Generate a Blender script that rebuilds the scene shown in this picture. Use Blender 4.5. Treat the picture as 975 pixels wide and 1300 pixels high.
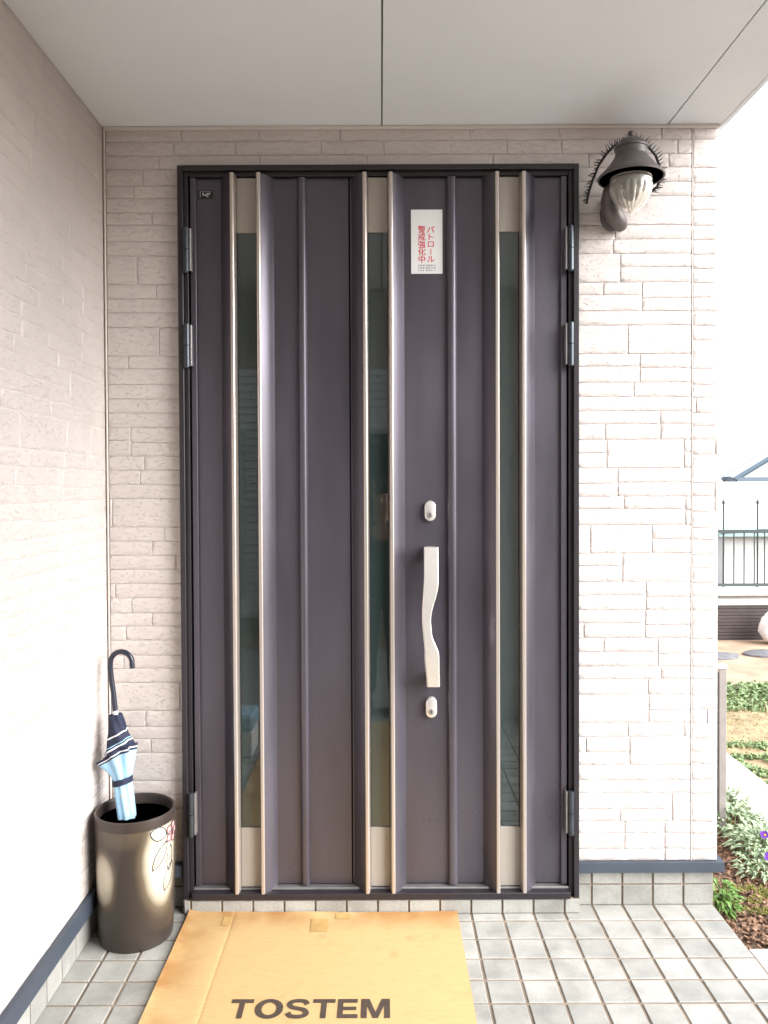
import bpy, bmesh, math, random
from mathutils import Vector, Matrix, noise

# ------------------------------------------------------------------ clear
for o in list(bpy.data.objects):
    bpy.data.objects.remove(o, do_unlink=True)
SC = bpy.context.scene
COL = SC.collection
R = math.radians

# ------------------------------------------------------------------ camera
cam_d = bpy.data.cameras.new('camera')
cam = bpy.data.objects.new('camera', cam_d)
COL.objects.link(cam)
cam_d.sensor_fit = 'VERTICAL'
cam_d.sensor_height = 24.0
cam_d.lens = 24.0 * 1007 / 1300
cam_d.shift_x = 3.5 / 1300
cam_d.shift_y = -15.4 / 1300
cam_d.clip_start = 0.02
cam_d.clip_end = 600
cam.matrix_world = (Matrix.Translation((0, -2.565, 1.375))
                    @ Matrix.Rotation(R(89.0), 4, 'X') @ Matrix.Rotation(R(-0.26), 4, 'Z'))
SC.camera = cam

# ------------------------------------------------------------------ light
SUN_DIR = Vector((0.95, -0.50, 0.72)).normalized()      # towards the veiled sun: right, behind the camera
elev = math.asin(SUN_DIR.z)
world = bpy.data.worlds.new('World')
SC.world = world
world.use_nodes = True
wn, wl = world.node_tree.nodes, world.node_tree.links
bg = wn['Background']
sky = wn.new('ShaderNodeTexSky')
sky.sky_type = 'NISHITA'
sky.sun_disc = False
sky.sun_elevation = elev
sky.sun_rotation = math.atan2(SUN_DIR.x, SUN_DIR.y)
sky.air_density = 1.0
sky.dust_density = 1.0
sky.ozone_density = 1.0
hs = wn.new('ShaderNodeHueSaturation')
hs.inputs['Saturation'].default_value = 0.38           # thin overcast: nearly white sky
wl.new(sky.outputs[0], hs.inputs['Color'])
wl.new(hs.outputs[0], bg.inputs['Color'])
bg.inputs['Strength'].default_value = 0.072
sun_d = bpy.data.lights.new('sun', 'SUN')
sun_d.energy = 1.5
sun_d.angle = R(60)
sun_d.color = (1.0, 0.985, 0.975)
sun = bpy.data.objects.new('sun', sun_d)
COL.objects.link(sun)
sun.rotation_euler = SUN_DIR.to_track_quat('Z', 'Y').to_euler()
sun.location = (4, -4, 8)

vs = SC.view_settings
vs.view_transform = 'Standard'
vs.look = 'None'
vs.gamma = 1.0
vs.use_curve_mapping = False
vs.exposure = 2.76
SC.cycles.max_bounces = 7
SC.cycles.diffuse_bounces = 4
SC.cycles.glossy_bounces = 3
SC.cycles.transmission_bounces = 5
SC.cycles.caustics_reflective = False
SC.cycles.caustics_refractive = False

# ------------------------------------------------------------------ helpers
class MB:
    """collects geometry in world coordinates; build() links ONE mesh object"""
    def __init__(s):
        s.v, s.f = [], []
    def add(s, vs_, fs):
        b = len(s.v)
        s.v += [tuple(p) for p in vs_]
        s.f += [tuple(i + b for i in f) for f in fs]
        return s
    def box(s, x0, x1, y0, y1, z0, z1):
        return s.add([(x0, y0, z0), (x1, y0, z0), (x1, y1, z0), (x0, y1, z0),
                      (x0, y0, z1), (x1, y0, z1), (x1, y1, z1), (x0, y1, z1)],
                     [(0, 3, 2, 1), (4, 5, 6, 7), (0, 1, 5, 4), (1, 2, 6, 5), (2, 3, 7, 6), (3, 0, 4, 7)])
    def cbox(s, x0, x1, y0, y1, z0, z1, c=0.002, seg=1):
        bm = bmesh.new()
        bmesh.ops.create_cube(bm, size=1)
        for v in bm.verts:
            v.co = Vector(((x0 + x1) / 2 + v.co.x * (x1 - x0), (y0 + y1) / 2 + v.co.y * (y1 - y0), (z0 + z1) / 2 + v.co.z * (z1 - z0)))
        bmesh.ops.bevel(bm, geom=bm.edges[:], offset=c, segments=seg, affect='EDGES', profile=0.5)
        s.bm(bm)
        return s
    def bm(s, bm, M=None):
        bm.verts.index_update()
        s.add([(M @ v.co) if M else v.co for v in bm.verts], [[v.index for v in f.verts] for f in bm.faces])
        bm.free()
        return s
    def prism(s, pts, z0, z1):               # polygon in xy extruded along z (ccw)
        n = len(pts)
        return s.add([(x, y, z0) for x, y in pts] + [(x, y, z1) for x, y in pts],
                     [tuple(range(n - 1, -1, -1)), tuple(range(n, 2 * n))] +
                     [(i, (i + 1) % n, n + (i + 1) % n, n + i) for i in range(n)])
    def tube(s, pts, rads, n=10, cap=True):
        pts = [Vector(p) for p in pts]
        if not hasattr(rads, '__len__'):
            rads = [rads] * len(pts)
        ref = None
        rings = []
        for i, p in enumerate(pts):
            d = (pts[min(i + 1, len(pts) - 1)] - pts[max(i - 1, 0)]).normalized()
            if ref is None:
                ref = Vector((0, 0, 1)) if abs(d.z) < 0.9 else Vector((1, 0, 0))
            a = (ref - d * ref.dot(d)).normalized()
            ref = a
            b = d.cross(a)
            rings.append([p + (a * math.cos(2 * math.pi * k / n) + b * math.sin(2 * math.pi * k / n)) * rads[i] for k in range(n)])
        vv = [q for r in rings for q in r]
        ff = []
        for i in range(len(rings) - 1):
            for k in range(n):
                k2 = (k + 1) % n
                ff.append((i * n + k, i * n + k2, (i + 1) * n + k2, (i + 1) * n + k))
        if cap:
            ff.append(tuple(range(n - 1, -1, -1)))
            ff.append(tuple((len(rings) - 1) * n + k for k in range(n)))
        return s.add(vv, ff)
    def lathe(s, prof, c=(0, 0, 0), n=32, fn=None, M=None):
        vv, ff = [], []
        for (r, z) in prof:
            for k in range(n):
                a = 2 * math.pi * k / n
                rr = r * (fn(a, z) if fn else 1)
                p = Vector((rr * math.cos(a), rr * math.sin(a), z))
                if M: p = M @ p
                vv.append(p + Vector(c))
        for i in range(len(prof) - 1):
            for k in range(n):
                k2 = (k + 1) % n
                ff.append((i * n + k, i * n + k2, (i + 1) * n + k2, (i + 1) * n + k))
        if prof[0][0] > 1e-6: ff.append(tuple(range(n - 1, -1, -1)))
        if prof[-1][0] > 1e-6: ff.append(tuple((len(prof) - 1) * n + k for k in range(n)))
        return s.add(vv, ff)
    def build(s, name, mat, parent=None, loc=None, smooth=None):
        me = bpy.data.meshes.new(name)
        vv = s.v
        if loc is not None:
            vv = [(x - loc[0], y - loc[1], z - loc[2]) for x, y, z in vv]
        me.from_pydata(vv, [], s.f)
        me.validate()
        return link(name, me, mat, parent, loc, smooth)

def link(name, me, mat, parent=None, loc=None, smooth=None):
    if mat is not None and not me.materials:
        me.materials.append(mat)
    if smooth is not None:
        me.polygons.foreach_set('use_smooth', [True] * len(me.polygons))
        if smooth < 179:
            me.set_sharp_from_angle(angle=R(smooth))
    o = bpy.data.objects.new(name, me)
    COL.objects.link(o)
    if loc is not None:
        o.location = loc
    if parent is not None:
        o.parent = parent
        t = Vector((0, 0, 0))
        q = parent
        while q is not None:
            t += q.location
            q = q.parent
        o.location = (Vector(loc) if loc is not None else Vector((0, 0, 0))) - t
    return o

def thing(name, label, cat, loc=(0, 0, 0), group=None):
    o = bpy.data.objects.new(name, None)
    COL.objects.link(o)
    o.location = loc
    o.empty_display_size = 0.1
    return tag(o, label, cat, group)

def tag(o, label, cat, group=None, kind=None):
    o['label'] = label
    o['category'] = cat
    if group: o['group'] = group
    if kind: o['kind'] = kind
    return o

def structure(o, label=None):
    o['kind'] = 'structure'
    if label: o['label'] = label
    return o

# ------------------------------------------------------------------ materials
MATS = {}
def mat(name, col, rough=0.6, metal=0.0, var=0.0, vscale=8.0, bump=0.0, bscale=60.0, spec=0.5, coat=0.0, stretch=(1, 1, 1), rvar=0.0, detail=5):
    m = bpy.data.materials.new(name)
    m.use_nodes = True
    n, l = m.node_tree.nodes, m.node_tree.links
    p = n['Principled BSDF']
    p.inputs['Base Color'].default_value = (*col, 1)
    p.inputs['Roughness'].default_value = rough
    p.inputs['Metallic'].default_value = metal
    p.inputs['Specular IOR Level'].default_value = spec
    p.inputs['Coat Weight'].default_value = coat
    tc = n.new('ShaderNodeTexCoord')
    geo = n.new('ShaderNodeNewGeometry')
    mp = n.new('ShaderNodeMapping')
    mp.inputs['Scale'].default_value = stretch
    l.new(geo.outputs['Position'], mp.inputs['Vector'])
    if var or rvar:
        t = n.new('ShaderNodeTexNoise')
        t.inputs['Scale'].default_value = vscale
        t.inputs['Detail'].default_value = detail
        l.new(mp.outputs[0], t.inputs['Vector'])
        if var:
            h = n.new('ShaderNodeHueSaturation')
            h.inputs['Color'].default_value = (*col, 1)
            r = n.new('ShaderNodeMapRange')
            r.inputs[1].default_value = 0.3; r.inputs[2].default_value = 0.7
            r.inputs[3].default_value = 1 - var; r.inputs[4].default_value = 1 + var
            l.new(t.outputs['Fac'], r.inputs[0])
            l.new(r.outputs[0], h.inputs['Value'])
            l.new(h.outputs[0], p.inputs['Base Color'])
        if rvar:
            r = n.new('ShaderNodeMapRange')
            r.inputs[1].default_value = 0.3; r.inputs[2].default_value = 0.7
            r.inputs[3].default_value = max(0, rough - rvar); r.inputs[4].default_value = rough + rvar
            l.new(t.outputs['Fac'], r.inputs[0])
            l.new(r.outputs[0], p.inputs['Roughness'])
    if bump:
        t2 = n.new('ShaderNodeTexNoise')
        t2.inputs['Scale'].default_value = bscale
        t2.inputs['Detail'].default_value = 6
        l.new(mp.outputs[0], t2.inputs['Vector'])
        b = n.new('ShaderNodeBump')
        b.inputs['Strength'].default_value = bump
        b.inputs['Distance'].default_value = 0.004
        l.new(t2.outputs['Fac'], b.inputs['Height'])
        l.new(b.outputs[0], p.inputs['Normal'])
    MATS[name] = m
    return m

def mat_siding(name, col):
    m = mat(name, col, rough=0.42, var=0.05, vscale=5, spec=0.45)
    n, l = m.node_tree.nodes, m.node_tree.links
    p = n['Principled BSDF']
    geo = [x for x in n if x.type == 'NEW_GEOMETRY'][0]
    mp = n.new('ShaderNodeMapping')
    mp.inputs['Scale'].default_value = (58, 58, 130)
    l.new(geo.outputs['Position'], mp.inputs['Vector'])
    a = n.new('ShaderNodeTexNoise')
    a.inputs['Scale'].default_value = 1.0; a.inputs['Detail'].default_value = 3; a.inputs['Distortion'].default_value = 0.6
    l.new(mp.outputs[0], a.inputs['Vector'])
    c = n.new('ShaderNodeMapRange')                       # cleft flakes: flat face with little sharp drops
    c.interpolation_type = 'SMOOTHSTEP'
    c.inputs[1].default_value = 0.375; c.inputs[2].default_value = 0.425
    l.new(a.outputs['Fac'], c.inputs[0])
    a2 = n.new('ShaderNodeTexNoise')
    a2.inputs['Scale'].default_value = 260; a2.inputs['Detail'].default_value = 3
    l.new(geo.outputs['Position'], a2.inputs['Vector'])
    ad = n.new('ShaderNodeMath'); ad.operation = 'MULTIPLY_ADD'
    ad.inputs[1].default_value = 0.22
    l.new(a2.outputs['Fac'], ad.inputs[0]); l.new(c.outputs[0], ad.inputs[2])
    b = n.new('ShaderNodeBump')
    b.inputs['Strength'].default_value = 0.68
    b.inputs['Distance'].default_value = 0.0026
    l.new(ad.outputs[0], b.inputs['Height'])
    l.new(b.outputs[0], p.inputs['Normal'])
    return m

def mat_tile(name, col):
    m = mat(name, col, rough=0.55, spec=0.4)
    n, l = m.node_tree.nodes, m.node_tree.links
    p = n['Principled BSDF']
    geo = [x for x in n if x.type == 'NEW_GEOMETRY'][0]
    oi = n.new('ShaderNodeObjectInfo')
    t = n.new('ShaderNodeTexNoise'); t.inputs['Scale'].default_value = 420; t.inputs['Detail'].default_value = 2
    l.new(geo.outputs['Position'], t.inputs['Vector'])
    t2 = n.new('ShaderNodeTexNoise'); t2.inputs['Scale'].default_value = 9; t2.inputs['Detail'].default_value = 6; t2.inputs['Roughness'].default_value = 0.65
    l.new(geo.outputs['Position'], t2.inputs['Vector'])
    def mr(src, a, b_, c, d):
        r = n.new('ShaderNodeMapRange')
        for i, q in enumerate((a, b_, c, d)): r.inputs[i + 1].default_value = q
        l.new(src, r.inputs[0]); return r.outputs[0]
    def mul(a, b_):
        x = n.new('ShaderNodeMath'); x.operation = 'MULTIPLY'; l.new(a, x.inputs[0]); l.new(b_, x.inputs[1]); return x.outputs[0]
    v = mul(mul(mr(t.outputs['Fac'], 0.35, 0.65, 0.84, 1.12), mr(t2.outputs['Fac'], 0.32, 0.62, 0.74, 1.06)), mr(oi.outputs['Random'], 0, 1, 0.86, 1.08))
    h = n.new('ShaderNodeHueSaturation'); h.inputs['Color'].default_value = (*col, 1)
    l.new(v, h.inputs['Value']); l.new(h.outputs[0], p.inputs['Base Color'])
    l.new(mr(t2.outputs['Fac'], 0.35, 0.6, 0.3, 0.62), p.inputs['Roughness'])
    b = n.new('ShaderNodeBump'); b.inputs['Strength'].default_value = 0.3; b.inputs['Distance'].default_value = 0.0012
    l.new(t.outputs['Fac'], b.inputs['Height']); l.new(b.outputs[0], p.inputs['Normal'])
    return m

M_SIDE = mat_siding('siding', (0.575, 0.525, 0.500))
M_JOINT = mat('siding_joint', (0.575, 0.525, 0.50), 0.8, bump=0.3)
M_CAULK = mat('caulk', (0.66, 0.60, 0.55), 0.35)
M_SOFFIT = mat('soffit_board', (0.78, 0.83, 0.87), 0.75, var=0.025, vscale=2.2, bump=0.12, bscale=240)
M_GAP = mat('dark_gap', (0.10, 0.085, 0.07), 0.9)
M_FLASH = mat('flashing', (0.046, 0.058, 0.078), 0.5, var=0.06, vscale=9, bump=0.05)
M_TILE = mat_tile('porch_tile', (0.345, 0.34, 0.315))
M_GROUT = mat('grout', (0.22, 0.175, 0.13), 0.95, var=0.3, vscale=14, bump=0.4, bscale=200)
M_DOOR = mat('door_aluminium', (0.100, 0.090, 0.110), 0.36, metal=0.6, var=0.13, vscale=7, bump=0.06, bscale=420, rvar=0.09, spec=0.5, stretch=(1, 1, 0.22), detail=9)
M_FRAME = mat('frame_aluminium', (0.018, 0.015, 0.019), 0.38, var=0.12, vscale=10, bump=0.05, bscale=400, spec=0.5)
M_SILVER = mat('champagne_strip', (0.52, 0.46, 0.415), 0.28, metal=0.6, spec=0.8)
M_BEIGE = mat('beige_panel', (0.36, 0.325, 0.285), 0.45, var=0.05, vscale=40, stretch=(6, 1, 0.15))
M_ALU = mat('bare_aluminium', (0.30, 0.29, 0.29), 0.4, metal=0.6, var=0.15, vscale=20)
M_HINGE = mat('hinge_steel', (0.05, 0.058, 0.07), 0.30, metal=0.5, var=0.15, vscale=30)
M_HANDLE = mat('satin_nickel', (0.72, 0.69, 0.65), 0.26, metal=0.6, var=0.03, vscale=30)
M_KEY = mat('keyhole', (0.03, 0.028, 0.027), 0.4)
M_BLACK = mat('black_plastic', (0.012, 0.012, 0.014), 0.4)
M_RUBBER = mat('gasket', (0.008, 0.008, 0.009), 0.7)
M_STICK = mat('sticker_white', (0.78, 0.78, 0.78), 0.4)
M_RED = mat('print_red', (0.62, 0.03, 0.05), 0.5)
M_INK = mat('print_dark', (0.05, 0.05, 0.06), 0.5)
M_PALEINK = mat('print_pale', (0.55, 0.55, 0.58), 0.5)
M_LAMPM = mat('lamp_metal', (0.105, 0.092, 0.088), 0.45, metal=0.3, var=0.15, vscale=22, bump=0.08, bscale=120)
M_NAVY = mat('navy_cloth', (0.012, 0.016, 0.045), 0.75, var=0.2, vscale=60)
M_LBLUE = mat('pale_blue_cloth', (0.33, 0.56, 0.76), 0.7, var=0.08, vscale=30)
M_WCLOTH = mat('white_cloth', (0.75, 0.76, 0.80), 0.7)
M_UHAND = mat('umbrella_grip', (0.016, 0.020, 0.036), 0.28)
M_CONC = mat('concrete', (0.52, 0.50, 0.47), 0.9, var=0.12, vscale=6, bump=0.25, bscale=90)
M_SOIL = mat('soil', (0.13, 0.085, 0.055), 0.95, var=0.35, vscale=9, bump=0.9, bscale=50)
M_PATH = mat('pale_path', (0.58, 0.55, 0.52), 0.9, var=0.12, vscale=4, bump=0.3, bscale=60)
M_ASPH = mat('asphalt', (0.06, 0.06, 0.062), 0.9, var=0.2, vscale=12, bump=0.4, bscale=120)

def add_spots(m):
    """dried rain specks on the lower part of the door"""
    n, l = m.node_tree.nodes, m.node_tree.links
    p = n['Principled BSDF']
    geo = [x for x in n if x.type == 'NEW_GEOMETRY'][0]
    sep = n.new('ShaderNodeSeparateXYZ'); l.new(geo.outputs['Position'], sep.inputs[0])
    v = n.new('ShaderNodeTexVoronoi'); v.inputs['Scale'].default_value = 70; l.new(geo.outputs['Position'], v.inputs['Vector'])
    t = n.new('ShaderNodeTexNoise'); t.inputs['Scale'].default_value = 9; l.new(geo.outputs['Position'], t.inputs['Vector'])
    def mr(src, a, b, c, d):
        r = n.new('ShaderNodeMapRange')
        for i, q in enumerate((a, b, c, d)): r.inputs[i + 1].default_value = q
        l.new(src, r.inputs[0]); return r.outputs[0]
    def mul(a, b):
        x = n.new('ShaderNodeMath'); x.operation = 'MULTIPLY'; l.new(a, x.inputs[0]); l.new(b, x.inputs[1]); return x.outputs[0]
    f = mul(mul(mr(v.outputs['Distance'], 0.08, 0.24, 0.6, 0), mr(t.outputs['Fac'], 0.5, 0.62, 0, 1)), mr(sep.outputs['Z'], 0.25, 1.3, 1.0, 0.12))
    mx = n.new('ShaderNodeMix'); mx.data_type = 'RGBA'
    src = p.inputs['Base Color'].links[0].from_socket
    l.new(src, mx.inputs['A']); mx.inputs['B'].default_value = (0.020, 0.015, 0.017, 1)
    l.new(f, mx.inputs['Factor']); l.new(mx.outputs['Result'], p.inputs['Base Color'])
add_spots(M_DOOR)

def mat_glass():
    m = mat('tinted_glass', (0.030, 0.047, 0.046), 0.02, spec=0.45)
    m.node_tree.nodes['Principled BSDF'].inputs['IOR'].default_value = 1.95
    return m
M_GLASS = mat_glass()

def mat_clear(name, col, rough):
    m = bpy.data.materials.new(name); m.use_nodes = True
    p = m.node_tree.nodes['Principled BSDF']
    p.inputs['Base Color'].default_value = (*col, 1)
    p.inputs['Roughness'].default_value = rough
    p.inputs['Transmission Weight'].default_value = 0.75
    p.inputs['IOR'].default_value = 1.3
    return m
M_GLOBE = mat_clear('ribbed_globe_glass', (0.95, 0.92, 0.82), 0.06)

# ------------------------------------------------------------------ dimensions
XL, XR = -0.887, 1.090          # face of the left wall, right end of the front wall
ZC = 2.530                      # soffit
Z0 = 0.150                      # underside of siding
DX0, DX1, DZ0, DZ1 = -0.643, 0.632, 0.048, 2.395   # door frame
PY = -2.12                      # front line of the porch

# ================================================================== SETTING
# ground: one sheet to the horizon, garden level beside the porch, lower beyond the railing and at the approach
def ground_z(x, y):
    z = -0.062
    if y > 4.9: z = -0.062 - 2.5 * min(1, (y - 4.9) / 0.15)
    if y < -2.1: z = -0.20
    elif y < -0.9: z = -0.062 - 0.138 * min(1, (-0.9 - y) / 1.2)
    if 1.0 < x < 6 and -0.6 < y < 4.6:
        z += 0.012 * noise.noise(Vector((x * 2.2, y * 2.2, 0.3)))
    return z
xs = [-300, -80, -20, -6, -3, -1.2, 0, 1.06] + [1.06 + 0.16 * i for i in range(1, 32)] + [7, 10, 20, 60, 300]
ys = [-300, -80, -25, -12, -6, -3, -2.2, -2.1, -1.7, -1.3, -0.9, -0.6] + [-0.5 + 0.18 * i for i in range(0, 30)] + [5.05, 6, 9, 14, 25, 60, 150, 400]
ys = sorted(set(round(y, 3) for y in ys)); nx_, ny_ = len(xs), len(ys)
g = MB().add([(x, y, ground_z(x, y)) for y in ys for x in xs],
             [(j * nx_ + i, j * nx_ + i + 1, (j + 1) * nx_ + i + 1, (j + 1) * nx_ + i) for j in range(ny_ - 1) for i in range(nx_ - 1)])
structure(g.build('ground', M_SOIL, smooth=180), 'brown garden soil and open ground')

# porch slab with its tiles
slab = structure(MB().box(-0.93, 1.0815, PY, 0.03, -0.30, -0.0035).build('porch_floor', M_GROUT), 'square grey porch tiles in brown grout')
tile_me = MB().cbox(-0.0460, 0.0460, -0.0460, 0.0460, -0.012, 0, 0.0018)
def mesh_of(mb, name, m, smooth=None):
    me = bpy.data.meshes.new(name); me.from_pydata(mb.v, [], mb.f); me.materials.append(m)
    if smooth is not None:
        me.polygons.foreach_set('use_smooth', [True] * len(me.polygons))
        if smooth < 179: me.set_sharp_from_angle(angle=R(smooth))
    return me
tm = mesh_of(tile_me, 'tile', M_TILE)
rt = random.Random(4)
rows_near = 14
for k in range(rows_near):
    for i in range(20):
        o = link('tile', tm, None, slab, (1.0325 - 0.1 * i, -0.032 - 0.1 * k, rt.uniform(-0.0006, 0.0006)))
        o.rotation_euler = (rt.uniform(-.004, .004), rt.uniform(-.004, .004), rt.uniform(-.004, .004))
far = MB()
for k in range(rows_near, 21):
    for i in range(20):
        x, y = 1.0325 - 0.1 * i, -0.032 - 0.1 * k
        far.cbox(x - .0465, x + .0465, y - .0465, y + .0465, -.012, rt.uniform(-0.0006, 0.0006), 0.0018)
far.build('tile_field', M_TILE, slab)['kind'] = 'stuff'
# concrete apron to the right of the tiles, stopping at the planting bed
structure(MB().cbox(1.0825, 2.6, -2.4, -0.225, -0.35, -0.006, 0.006).build('concrete_apron', M_CONC), 'pale concrete apron beside the tiled porch')
structure(MB().cbox(-3.0, 4.5, -5.0, -2.43, -0.40, -0.185, 0.008).build('approach_pavement', mat('dark_paving', (0.16, 0.155, 0.15), 0.9, var=0.15, vscale=6, bump=0.3, bscale=60)), 'concrete approach before the porch')
# pale path crossing the garden
structure(MB().prism([(1.575, 0.35), (1.80, 0.75), (1.81, 1.35), (1.80, 2.4), (1.56, 2.4), (1.585, 1.0)], -0.12, -0.035).build('garden_path', M_PATH), 'pale concrete strip crossing the garden')
# the flat lower ground past the railing
structure(MB().box(4.0, 60, 12, 17, -2.56, -2.552).build('road', M_ASPH), 'street on the lower ground beyond the railing')

# ================================================================== HOUSE
house = thing('house', 'pink beige house with rough stone pattern siding around a recessed porch', 'house')
W = MB()      # backing of the front wall, round the door opening
W.box(XL - 0.2, DX0 + 0.002, 0.004, 0.16, 0.118, ZC + 0.3)
W.box(DX1 - 0.002, XR, 0.004, 0.16, 0.118, ZC + 0.3)
W.box(DX0 + 0.002, DX1 - 0.002, 0.004, 0.16, DZ1 - 0.002, ZC + 0.3)
W.box(XR - 0.16, XR - 0.001, 0.16, 4.5, -0.2, ZC + 0.3)
front_wall = W.build('front_wall', M_JOINT, house)
left_wall = MB().box(XL - 0.2, XL - 0.004, PY, 0.003, 0.114, ZC + 0.3).build('side_wall', M_JOINT, house)

def ashlar(u0, u1, zt, zb, rng, band=0.092, avg=0.27):
    """random courses from the top down: bands split into tall blocks and pairs of low ones -> (u, z, w, h)"""
    out = []
    z = zt
    while z - zb > 0.012:
        h = min(rng.choice([band, band, band, band * 0.5]), z - zb)
        if z - h - zb < 0.02: h = z - zb
        if h < 0.06:
            rows = [(z, h)]
        else:
            rows = None
        u = u0 - rng.uniform(0, 0.2)
        def fill(a, b, zz, hh):
            a, b = max(a, u0), min(b, u1)
            if b - a > 0.006: out.append([a, zz - hh, b - a, hh])
        if rows:
            while u < u1:
                w = rng.uniform(0.16, 0.42); fill(u, u + w, z, h); u += w
        else:
            while u < u1:
                q = rng.random()
                w = rng.uniform(0.14, 0.34) if q < 0.36 else rng.uniform(0.24, 0.52)
                if q < 0.36:
                    fill(u, u + w, z, h)
                else:
                    sp = h * rng.uniform(0.42, 0.58)
                    for (zz, hh) in ((z, sp), (z - sp, h - sp)):
                        if rng.random() < 0.45 and w > 0.26:
                            c = w * rng.uniform(0.35, 0.65)
                            fill(u, u + c, zz, hh); fill(u + c, u + w, zz, hh)
                        else:
                            fill(u, u + w, zz, hh)
                u += w
        z -= h
    return [b for b in out if b[2] > 0.006]

def block_geo(w, h, rng):
    """rough faced siding block, local (u, depth, v) with outer edge at depth 0, cleft face a few mm proud"""
    gap = 0.0004
    nu, nv = max(2, int(w / 0.0125)), max(2, int(h / 0.0125))
    ci = 0.0020
    us = [gap, gap + ci] + [gap + ci + (w - 2 * gap - 2 * ci) * i / nu for i in range(1, nu)] + [w - gap - ci, w - gap]
    vs_ = [gap, gap + ci] + [gap + ci + (h - 2 * gap - 2 * ci) * i / nv for i in range(1, nv)] + [h - gap - ci, h - gap]
    sx, sz = rng.uniform(0, 90), rng.uniform(0, 90)
    V, F = [], []
    n, m = len(us), len(vs_)
    for j, v in enumerate(vs_):
        for i, u in enumerate(us):
            du = dv = 0.0
            if i in (0, n - 1) or j in (0, m - 1):
                d = 0.0
            else:
                q = noise.noise(Vector((u * 22 + sx, v * 48 + sz, 0)))
                q2 = noise.noise(Vector((u * 70 + sz, v * 120 + sx, 5)))
                d = 0.0030 + 0.0013 * q + 0.0007 * q2
                if j in (1, m - 2):                      # broken upper and lower arrises
                    s_ = 1 if j == 1 else -1
                    dv = s_ * max(0.0, rng.gauss(0.0009, 0.0016)); d -= 0.0004
                elif 1 < i < n - 2:
                    dv = rng.uniform(-0.002, 0.002)
                if i in (1, n - 2): du = (1 if i == 1 else -1) * max(0.0, rng.gauss(0.0004, 0.0008))
                elif 1 < i < n - 2: du = rng.uniform(-0.003, 0.003)
            V.append((u + du, d, v + dv))
    for j in range(m - 1):
        for i in range(n - 1):
            a = j * n + i
            F.append((a, a + 1, a + n + 1, a + n))
    return V, F

def lay_blocks(blocks, frame, parent, rng):
    """frame(u, depth, z) -> world"""
    for (u, z, w, h) in blocks:
        V, F = block_geo(w, h, rng)
        c = frame(u + w / 2, 0, z + h / 2)
        P = [frame(u + a, d, z + b) for a, d, b in V]
        me = bpy.data.meshes.new('siding_block')
        me.from_pydata([tuple(Vector(p) - Vector(c)) for p in P], [], F)
        link('siding_block', me, M_SIDE, parent, c, smooth=38)

rng = random.Random(12)
FR = lambda u, d, z: (u, 0.003 - d, z)
b1 = 2.4385; b2 = 2.3955
lay_blocks(ashlar(XL + 0.006, 1.0035, ZC, b1, rng), FR, front_wall, rng)
lay_blocks(ashlar(XL + 0.006, 1.0035, b1, b2, rng, band=0.0430), FR, front_wall, rng)
lay_blocks(ashlar(XL + 0.006, DX0, b2, Z0, rng), FR, front_wall, rng)
lay_blocks(ashlar(DX1, 1.0035, b2, Z0, rng), FR, front_wall, rng)
lay_blocks(ashlar(1.0065, XR, ZC, Z0, rng), FR, front_wall, rng)          # outside corner pieces
FL = lambda u, d, z: (XL - 0.005 + d, -u, z)       # u runs from the corner towards the viewer
lay_blocks(ashlar(0.004, 1.16, ZC, Z0, rng), FL, left_wall, rng)
fieldb = MB()
for (u, z, w, h) in ashlar(1.16, 2.11, ZC, Z0, rng):
    V, F = block_geo(w, h, rng)
    fieldb.add([FL(u + a, d, z + b) for a, d, b in V], F)
fieldb.build('siding_field', M_SIDE, left_wall, smooth=38)['kind'] = 'stuff'
fieldr = MB()
for (u, z, w, h) in ashlar(0.02, 4.4, ZC, Z0, rng):
    V, F = block_geo(w, h, rng)
    fieldr.add([(XR - 0.001 + d, u + a, z + b) for a, d, b in V], F)
fieldr.build('siding_field', M_SIDE, front_wall, smooth=60)['kind'] = 'stuff'
# caulk bead in the inner corner and the vertical joint of the outer corner pieces
MB().tube([(XL + 0.003, -0.001, 0.15), (XL + 0.003, -0.001, ZC)], 0.0032, 8).build('caulk_joint', M_CAULK, house, smooth=60)
MB().box(1.0036, 1.0064, -0.0005, 0.004, Z0, ZC).build('caulk_joint', M_JOINT, house)

# porch lintel and pier towards the approach (they show in the glass of the door)
pier = MB().box(0.62, XR - 0.004, PY + 0.004, PY - 0.25, 0.0, ZC + 0.3)
pier.box(XL - 0.004, 0.62, PY + 0.004, PY - 0.25, 2.10, ZC + 0.3)
porch_front = pier.build('porch_pier', M_JOINT, house)
fp = MB()
for (u, z, w, h) in ashlar(0.62, XR - 0.004, 2.09, 0.15, rng) + ashlar(XL, XR - 0.004, ZC, 2.10, rng):
    V, F = block_geo(w, h, rng)
    fp.add([(u + a, PY + 0.004 + d, z + b) for a, d, b in V], [tuple(reversed(f)) for f in F])
fp.build('siding_field', M_SIDE, porch_front, smooth=60)['kind'] = 'stuff'

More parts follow.
